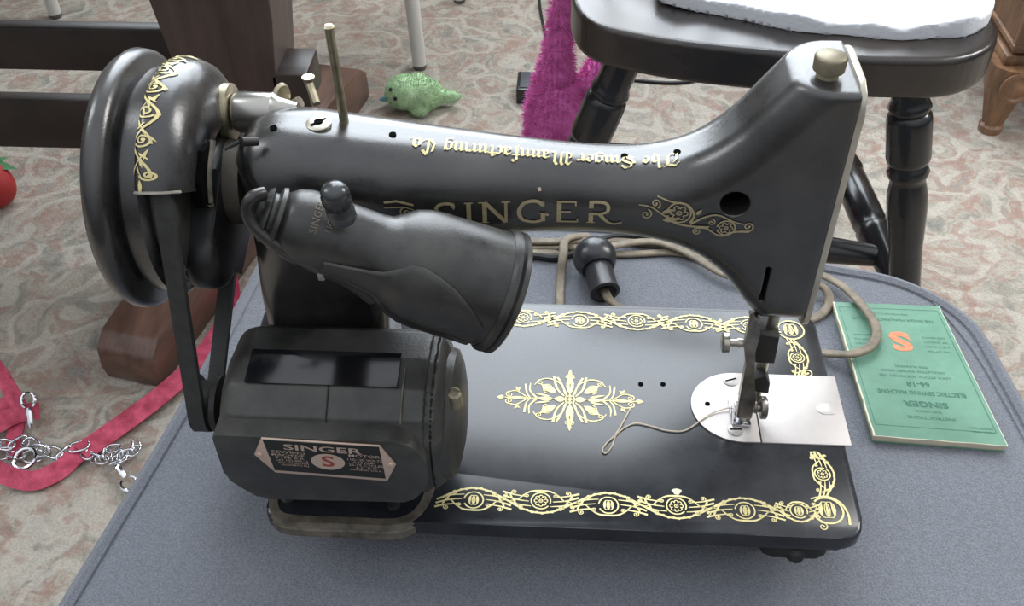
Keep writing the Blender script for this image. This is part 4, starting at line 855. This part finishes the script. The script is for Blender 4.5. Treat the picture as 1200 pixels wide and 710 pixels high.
# small black box and cables
bx = P(618, 122, 2, ZF); KB = thing('black_box', 'small black plastic adapter box on the carpet behind machine', 'adapter', (bx[0], bx[1]+.02, ZF))
b = B(); b.addmesh(box((bx[0]+.012, bx[1]+.03, ZF+.014), (.062, .062, .028), .003)); b.obj('case', blackp, KB)
b = B(); b.addmesh(box((bx[0]+.012, bx[1]+.03, ZF+.029), (.050, .050, .002), .001)); b.obj('lid', M('grey_plastic', (.07, .075, .09), .5), KB)
b = B(); b.add(*sweep(spline([tuple(P(*p)) for p in [(630, -25, 2, ZF+.003), (633, 10, 2, ZF+.003), (638, 35, 2, ZF+.003), (644, 58, 2, ZF+.003), (650, 80, 2, ZF+.003), (660, 100, 2, ZF+.003)]], 6), .0028, 8))
tag(b.obj('cable', cordd), 'thin black cable running down the carpet beside pink plush toy', 'cable')
b = B(); b.add(*sweep(spline([tuple(P(*p)) for p in [(690, 70, 2, ZF+.003), (730, 90, 2, ZF+.003), (755, 95, 2, ZF+.003), (790, 97, 2, ZF+.003), (815, 94, 2, ZF+.003), (835, 86, 2, ZF+.003), (870, 60, 2, ZF+.003)]], 6), .003, 8))
tag(b.obj('cable', cordd), 'black cable curving on the carpet beneath the chair seat', 'cable')
b = B(); b.add(*sweep(spline([tuple(P(*p)) for p in [(668, 190, 2, ZF+.05), (675, 150, 2, ZF+.05), (676, 140, 2, ZF+.045), (684, 155, 2, ZF+.03), (690, 175, 2, ZF+.02)]], 6), .004, 8))
tag(b.obj('cable', cordd), 'loop of black cable at the foot of the chair front left leg', 'cable')

# ================================================================ trestle table
TB = thing('trestle_table', 'dark oak trestle table with sled foot left of footstool', 'table', (-.27, .82, ZF))
ft = [P(x, y, 2, ZF)[:2] for x, y in [(121, 446), (196, 452)]]
fa = (ft[0]+ft[1])/2; fb = np.array([-.175, 1.175]); dv = fb-fa; Lf = np.linalg.norm(dv); dv /= Lf; sv = np.array([dv[1], -dv[0]])
hw = .039
def fpt(s_, z): p = fa+dv*s_; return p
sidep = [(0, 0), (-.004, .022), (.0, .05), (.02, .066), (.11, .075), (.24, .082), (Lf-.24, .082), (Lf-.11, .075), (Lf-.02, .066), (Lf, .05), (Lf+.004, .022), (Lf, 0)]
vs = [(*(fa+dv*s_+sv*k*hw), ZF+.001+z) for k in (-1, 1) for s_, z in sidep]; n_ = len(sidep)
me = mesh(vs, [tuple(range(n_)), tuple(range(2*n_-1, n_-1, -1))]+[(i, n_+i, n_+(i+1) % n_, (i+1) % n_) for i in range(n_)]); bm = bmesh.new(); bm.from_mesh(me)
bmesh.ops.bevel(bm, geom=bm.edges[:], offset=.004, segments=2, affect='EDGES', profile=.5); b = B(); b.addmesh(bmm(bm)); b.obj('foot', mwood, TB)
# upright board
up_ = [(-.325, ZF+.08), (-.192, ZF+.08), (-.178, -.25), (-.145, .25), (-.33, .25), (-.305, -.06), (-.325, -.25)]
up_ = [(-.305, ZF+.08), (-.190, ZF+.08), (-.168, -.25), (-.150, -.1), (-.14, .26), (-.33, .26), (-.292, -.06), (-.278, -.14), (-.280, -.25)]
b = B(); b.addmesh(prism(up_, .755, .86, 1, .005)); b.obj('upright', bwood, TB)
for ya, yb in ((34, 84), (119, 175)):
    zt_, zb_ = P(90, ya, 1, .80)[2], P(90, yb, 1, .80)[2]
    b = B(); b.addmesh(box((-1.02, .812, (zt_+zb_)/2), (1.44, .024, zt_-zb_), .004)); b.obj('stretcher', dwood, TB)
b = B(); tp = P(341, 80, 1, .755); b.addmesh(box((tp[0]-.006, .79, -.192), (.046, .07, .050), .004)); b.obj('tenon', dwood, TB)
b = B(); b.addmesh(box((-.168, .775, -.150), (.014, .03, .04), .003)); b.obj('peg', dwood, TB)
b = B(); b.addmesh(box((-1.02, .84, .275), (2.0, .80, .03), .006)); b.obj('table_top', dwood, TB)
b = B(); b.addmesh(prism([(-1.86, ZF), (-1.72, ZF), (-1.72, .26), (-1.86, .26)], .755, .86, 1, .005)); b.obj('upright', dwood, TB)

# white legged stools at the back
def stool(name, label, legs, seatc):
    T_ = thing(name, label, 'stool', (seatc[0], seatc[1], ZF), 'white stools behind the table')
    for lx, ly in legs:
        b = B(); b.add(*lathe([(.0, .0105), (.006, .0125), (.008, .0125)], (lx, ly, ZF), (0, 0, 1), 14)); b.obj('rubber_tip', M('tip_grey', (.12, .12, .12), .6), T_)
        top = np.array([seatc[0]+(lx-seatc[0])*.8, seatc[1]+(ly-seatc[1])*.8, .0]); bs = np.array([lx, ly, ZF+.008]); b = B(); b.add(*lathe([(0, .0125), (np.linalg.norm(top-bs), .014)], bs, top-bs, 16)); b.obj('leg', whitep, T_)
    b = B(); b.add(*lathe([(0, .165), (.004, .17), (.02, .17), (.024, .165), (.024, 0)], (seatc[0], seatc[1], 0), (0, 0, 1), 40)); b.obj('seat', whitep, T_)
q1 = P(492, 80, 2, ZF); q2 = P(519, 10, 2, ZF)
stool('white_stool', 'white stool with two legs seen on carpet at top centre', [(q1[0], q1[1]), (q2[0]+.03, q2[1]+.03), (q1[0]-.26, q1[1]+.02), (q2[0]-.24, q2[1]+.05)], (-.17, 1.42))
q1 = P(66, 20, 2, ZF)
stool('white_stool', 'white stool whose leg shows at the top left corner beyond the table rails', [(q1[0], q1[1]), (q1[0]-.26, q1[1]), (q1[0], q1[1]+.26), (q1[0]-.26, q1[1]+.26)], (q1[0]-.13, q1[1]+.13))

# red and green toy at the left edge
rt = P(-6, 243, 2, ZF); RT = thing('strawberry_toy', 'red cloth toy with green leaves at the left edge', 'toy', (rt[0], rt[1], ZF))
b = B(); b.add(*lathe([(-.036*math.cos(a), .036*math.sin(a)*(1+.1*math.cos(a))) for a in np.linspace(0, PI, 20)], (rt[0], rt[1]+.01, ZF+.034), (0, .5, 1), 28)); b.obj('berry', redt, RT)
for k in range(6):
    a = k*PI/3+.2; c = np.array([rt[0], rt[1]+.022, ZF+.064]); d_ = np.array([math.cos(a), math.sin(a), -.35]); b = B(); sd = np.array([-math.sin(a), math.cos(a), 0])
    b.add([c, c+d_*.018+sd*.012+[0, 0, .002], c+d_*.042, c+d_*.018-sd*.012+[0, 0, .002], c+d_*.018-[0, 0, .003]], [(0, 1, 2, 3), (0, 4, 1), (1, 4, 2), (2, 4, 3), (3, 4, 0)]); b.obj('leaf', leafm, RT, smooth=False)

# carved cabinet at the right
CB = thing('carved_cabinet', 'carved walnut cabinet with fluted foot at right edge', 'cabinet', (1.1, 1.3, ZF))
lf = P(1147, 160, 2, ZF); cx0 = P(1163, 60, 1, lf[1]); LX = lf[0]; LY = lf[1]
b = B(); b.addmesh(box((LX+.40, LY+.27, -.02), (.78, .50, .56), .006)); b.obj('carcass', cwood, CB)
b = B(); b.addmesh(box((LX+.40, LY+.265, -.318), (.80, .52, .020), .006)); b.addmesh(box((LX+.40, LY+.262, -.296), (.79, .515, .010), .004)); b.obj('plinth_moulding', cwood, CB)
b = B(); b.addmesh(box((LX+.40, LY+.28, -.352), (.74, .47, .045), .006)); b.obj('apron', cwood, CB)
for xx, yy in ((LX+.022, LY+.02), (LX+.77, LY+.02), (LX+.03, LY+.5), (LX+.77, LY+.5)):
    bm = bmesh.new(); n_ = 16; vs = []; b = B(); prf = [(0, .018), (.012, .019), (.016, .016), (.075, .030), (.085, .034), (.125, .036)]
    b.add(*lathe(prf, (xx, yy, ZF), (0, 0, 1), 24, .14, (.014, .078))); lgo = b.obj('leg', cwood, CB, deg=25)
    b = B(); b.add(*lathe([(0, .026), (.004, .026), (.005, .021), (.002, .018), (.003, .012), (.006, .008), (.007, 0)], (xx+.002, yy-.034, -.352), (0, -1, 0), 28)); b.obj('rosette', cwood, lgo, deg=40)
b = B(); b.addmesh(box((LX+.03, LY+.012, -.03), (.045, .012, .55), .003)); b.obj('corner_stile', cwood, CB)
for k in range(2):
    cxx = LX+.235+.345*k; D = B(); D.addmesh(box((cxx, LY+.014, -.01), (.33, .012, .50), .004)); DO = D.obj('door', cwood, CB)
    b = B()
    for rr in (.0, .02): b.add(*sweep([(cxx+a*(.125-rr), LY+.006-rr*.1, -.01+c*(.20-rr)) for a, c in ((-1, -1), (1, -1), (1, 1), (-1, 1))], .006, 8, closed=True, up=(0, 1, 0)))
    b.obj('panel_moulding', cwood, DO)
b = B(); b.addmesh(box((LX+.40, LY+.26, .27), (.86, .56, .025), .006)); b.obj('cabinet_top', cwood, CB)

# ================================================================ dog lead and chain
DL = thing('dog_lead', 'red webbing dog lead with steel chain lying left of footstool', 'dog lead', (-.4, .4, ZF))
def strap(pts, name, w_=.011, n=8, tilt=.5):
    b = B(); pr = [(-w_, -.0012), (w_, -.0012), (w_, .0012), (-w_, .0012)]; b.add(*sweep(spline([tuple(P(*p)) for p in pts], n), 1, prof=pr, up=(0, -tilt, 1))); return b.obj(name, redl, DL, deg=50)
Z = ZF+.006
strap([(258, 316, 2, Z+.01), (267, 326, 2, Z+.01), (271, 345, 2, Z+.01), (266, 372, 2, Z+.01), (248, 402, 2, Z+.008), (225, 430, 2, Z+.008), (190, 462, 2, Z+.008), (150, 492, 2, Z+.008), (115, 517, 2, Z+.006), (96, 531, 2, Z+.006)], 'strap', .0118, tilt=.7)
strap([(108, 520, 2, Z+.004), (97, 528, 2, Z+.004), (86, 536, 2, Z+.004), (76, 546, 2, Z+.004), (60, 556, 2, Z+.004), (40, 563, 2, Z+.006), (20, 561, 2, Z+.008), (0, 553, 2, Z+.01), (-25, 540, 2, Z+.01)], 'strap', .011, tilt=.8)
strap([(-30, 400, 2, Z+.05), (-5, 430, 2, Z+.045), (8, 450, 2, Z+.04), (18, 468, 2, Z+.03), (26, 482, 2, Z+.02)], 'strap', .009, tilt=.9)
strap([(-40, 478, 2, Z+.015), (-8, 497, 2, Z+.018), (12, 489, 2, Z+.018), (30, 483, 2, Z+.02), (46, 481, 2, Z+.02)], 'strap', .010, tilt=1.)
strap([(22, 480, 2, Z+.012), (20, 500, 2, Z+.008), (16, 515, 2, Z+.003), (18, 535, 2, Z+.002)], 'strap', .009)
strap([(-30, 470, 2, Z+.006), (-10, 478, 2, Z+.006), (8, 476, 2, Z+.006), (22, 490, 2, Z+.006)], 'strap', .010)
def link_mesh(a, c, r):
    pts = []
    for k in range(20):
        t = 2*PI*k/20; x = math.cos(t); y = math.sin(t); pts.append(((a-c)*(1 if x > 0 else -1)*(abs(x) > .25)+c*x, c*y, 0))
    return mesh(*sweep(pts, r, 6, closed=True))
lkm = link_mesh(.0115, .0070, .0018); lks = link_mesh(.0078, .0056, .0015)
def chain(px, step, me, zz=.004):
    pts = spline([P(x, y, 2, ZF+zz) for x, y in px], 30); acc = 0; last = pts[0]; k = 0
    for i in range(1, len(pts)):
        acc += np.linalg.norm(pts[i]-last); last = pts[i]
        if acc >= step:
            acc = 0; d = pts[i]-pts[i-1]; o = link('chain_link', me, chrome, DL); o.location = Vector(pts[i])-wloc(DL)+Vector((0, 0, .002*(k % 2)))
            o.rotation_euler = Matrix.Rotation(math.atan2(d[1], d[0]), 3, 'Z').to_4x4().to_euler() if k % 2 else (Matrix.Rotation(math.atan2(d[1], d[0]), 3, 'Z') @ Matrix.Rotation(1.0, 3, 'X')).to_euler(); k += 1
chain([(-30, 530), (0, 522), (15, 524), (30, 518), (45, 527), (60, 530), (74, 535), (84, 527), (98, 523)], .0165, lkm, .012)
chain([(-20, 536), (10, 531), (35, 535), (55, 530)], .019, lkm, .006)
chain([(98, 520), (101, 532), (110, 537), (120, 540), (128, 538)], .010, lks, .008)
chain([(124, 540), (127, 529), (137, 527), (143, 537), (133, 543), (146, 533), (156, 531), (160, 521), (155, 517)], .0095, lks, .010)
def snap(a, c, name):
    a = P(*a); c = P(*c); d = c-a; b = B(); b.add(*sweep([a, a+d*.25, a+d*.5, a+d*.75, c], [.0022, .0038, .0034, .004, .0026], 8))
    e = c+d/np.linalg.norm(d)*.009; u_ = d/np.linalg.norm(d); s_ = np.cross(u_, [0, 0, 1]); b.add(*sweep([e+(u_*math.cos(t)+s_*math.sin(t))*.009 for t in np.linspace(-2.6, 2.6, 14)], .0019, 7)); return b.obj(name, chrome, DL)
snap((37, 502, 2, ZF+.02), (34, 478, 2, ZF+.034), 'snap_hook'); snap((136, 544, 2, ZF+.012), (147, 560, 2, ZF+.008), 'snap_hook')
b = B(); c = P(29, 537, 2, ZF+.014); b.add(*sweep([c+np.array([.0125*math.cos(t), .0125*math.sin(t), .003*math.sin(t)]) for t in np.linspace(0, 2*PI, 20)[:-1]], .0024, 7, closed=True)); b.obj('ring', chrome, DL)
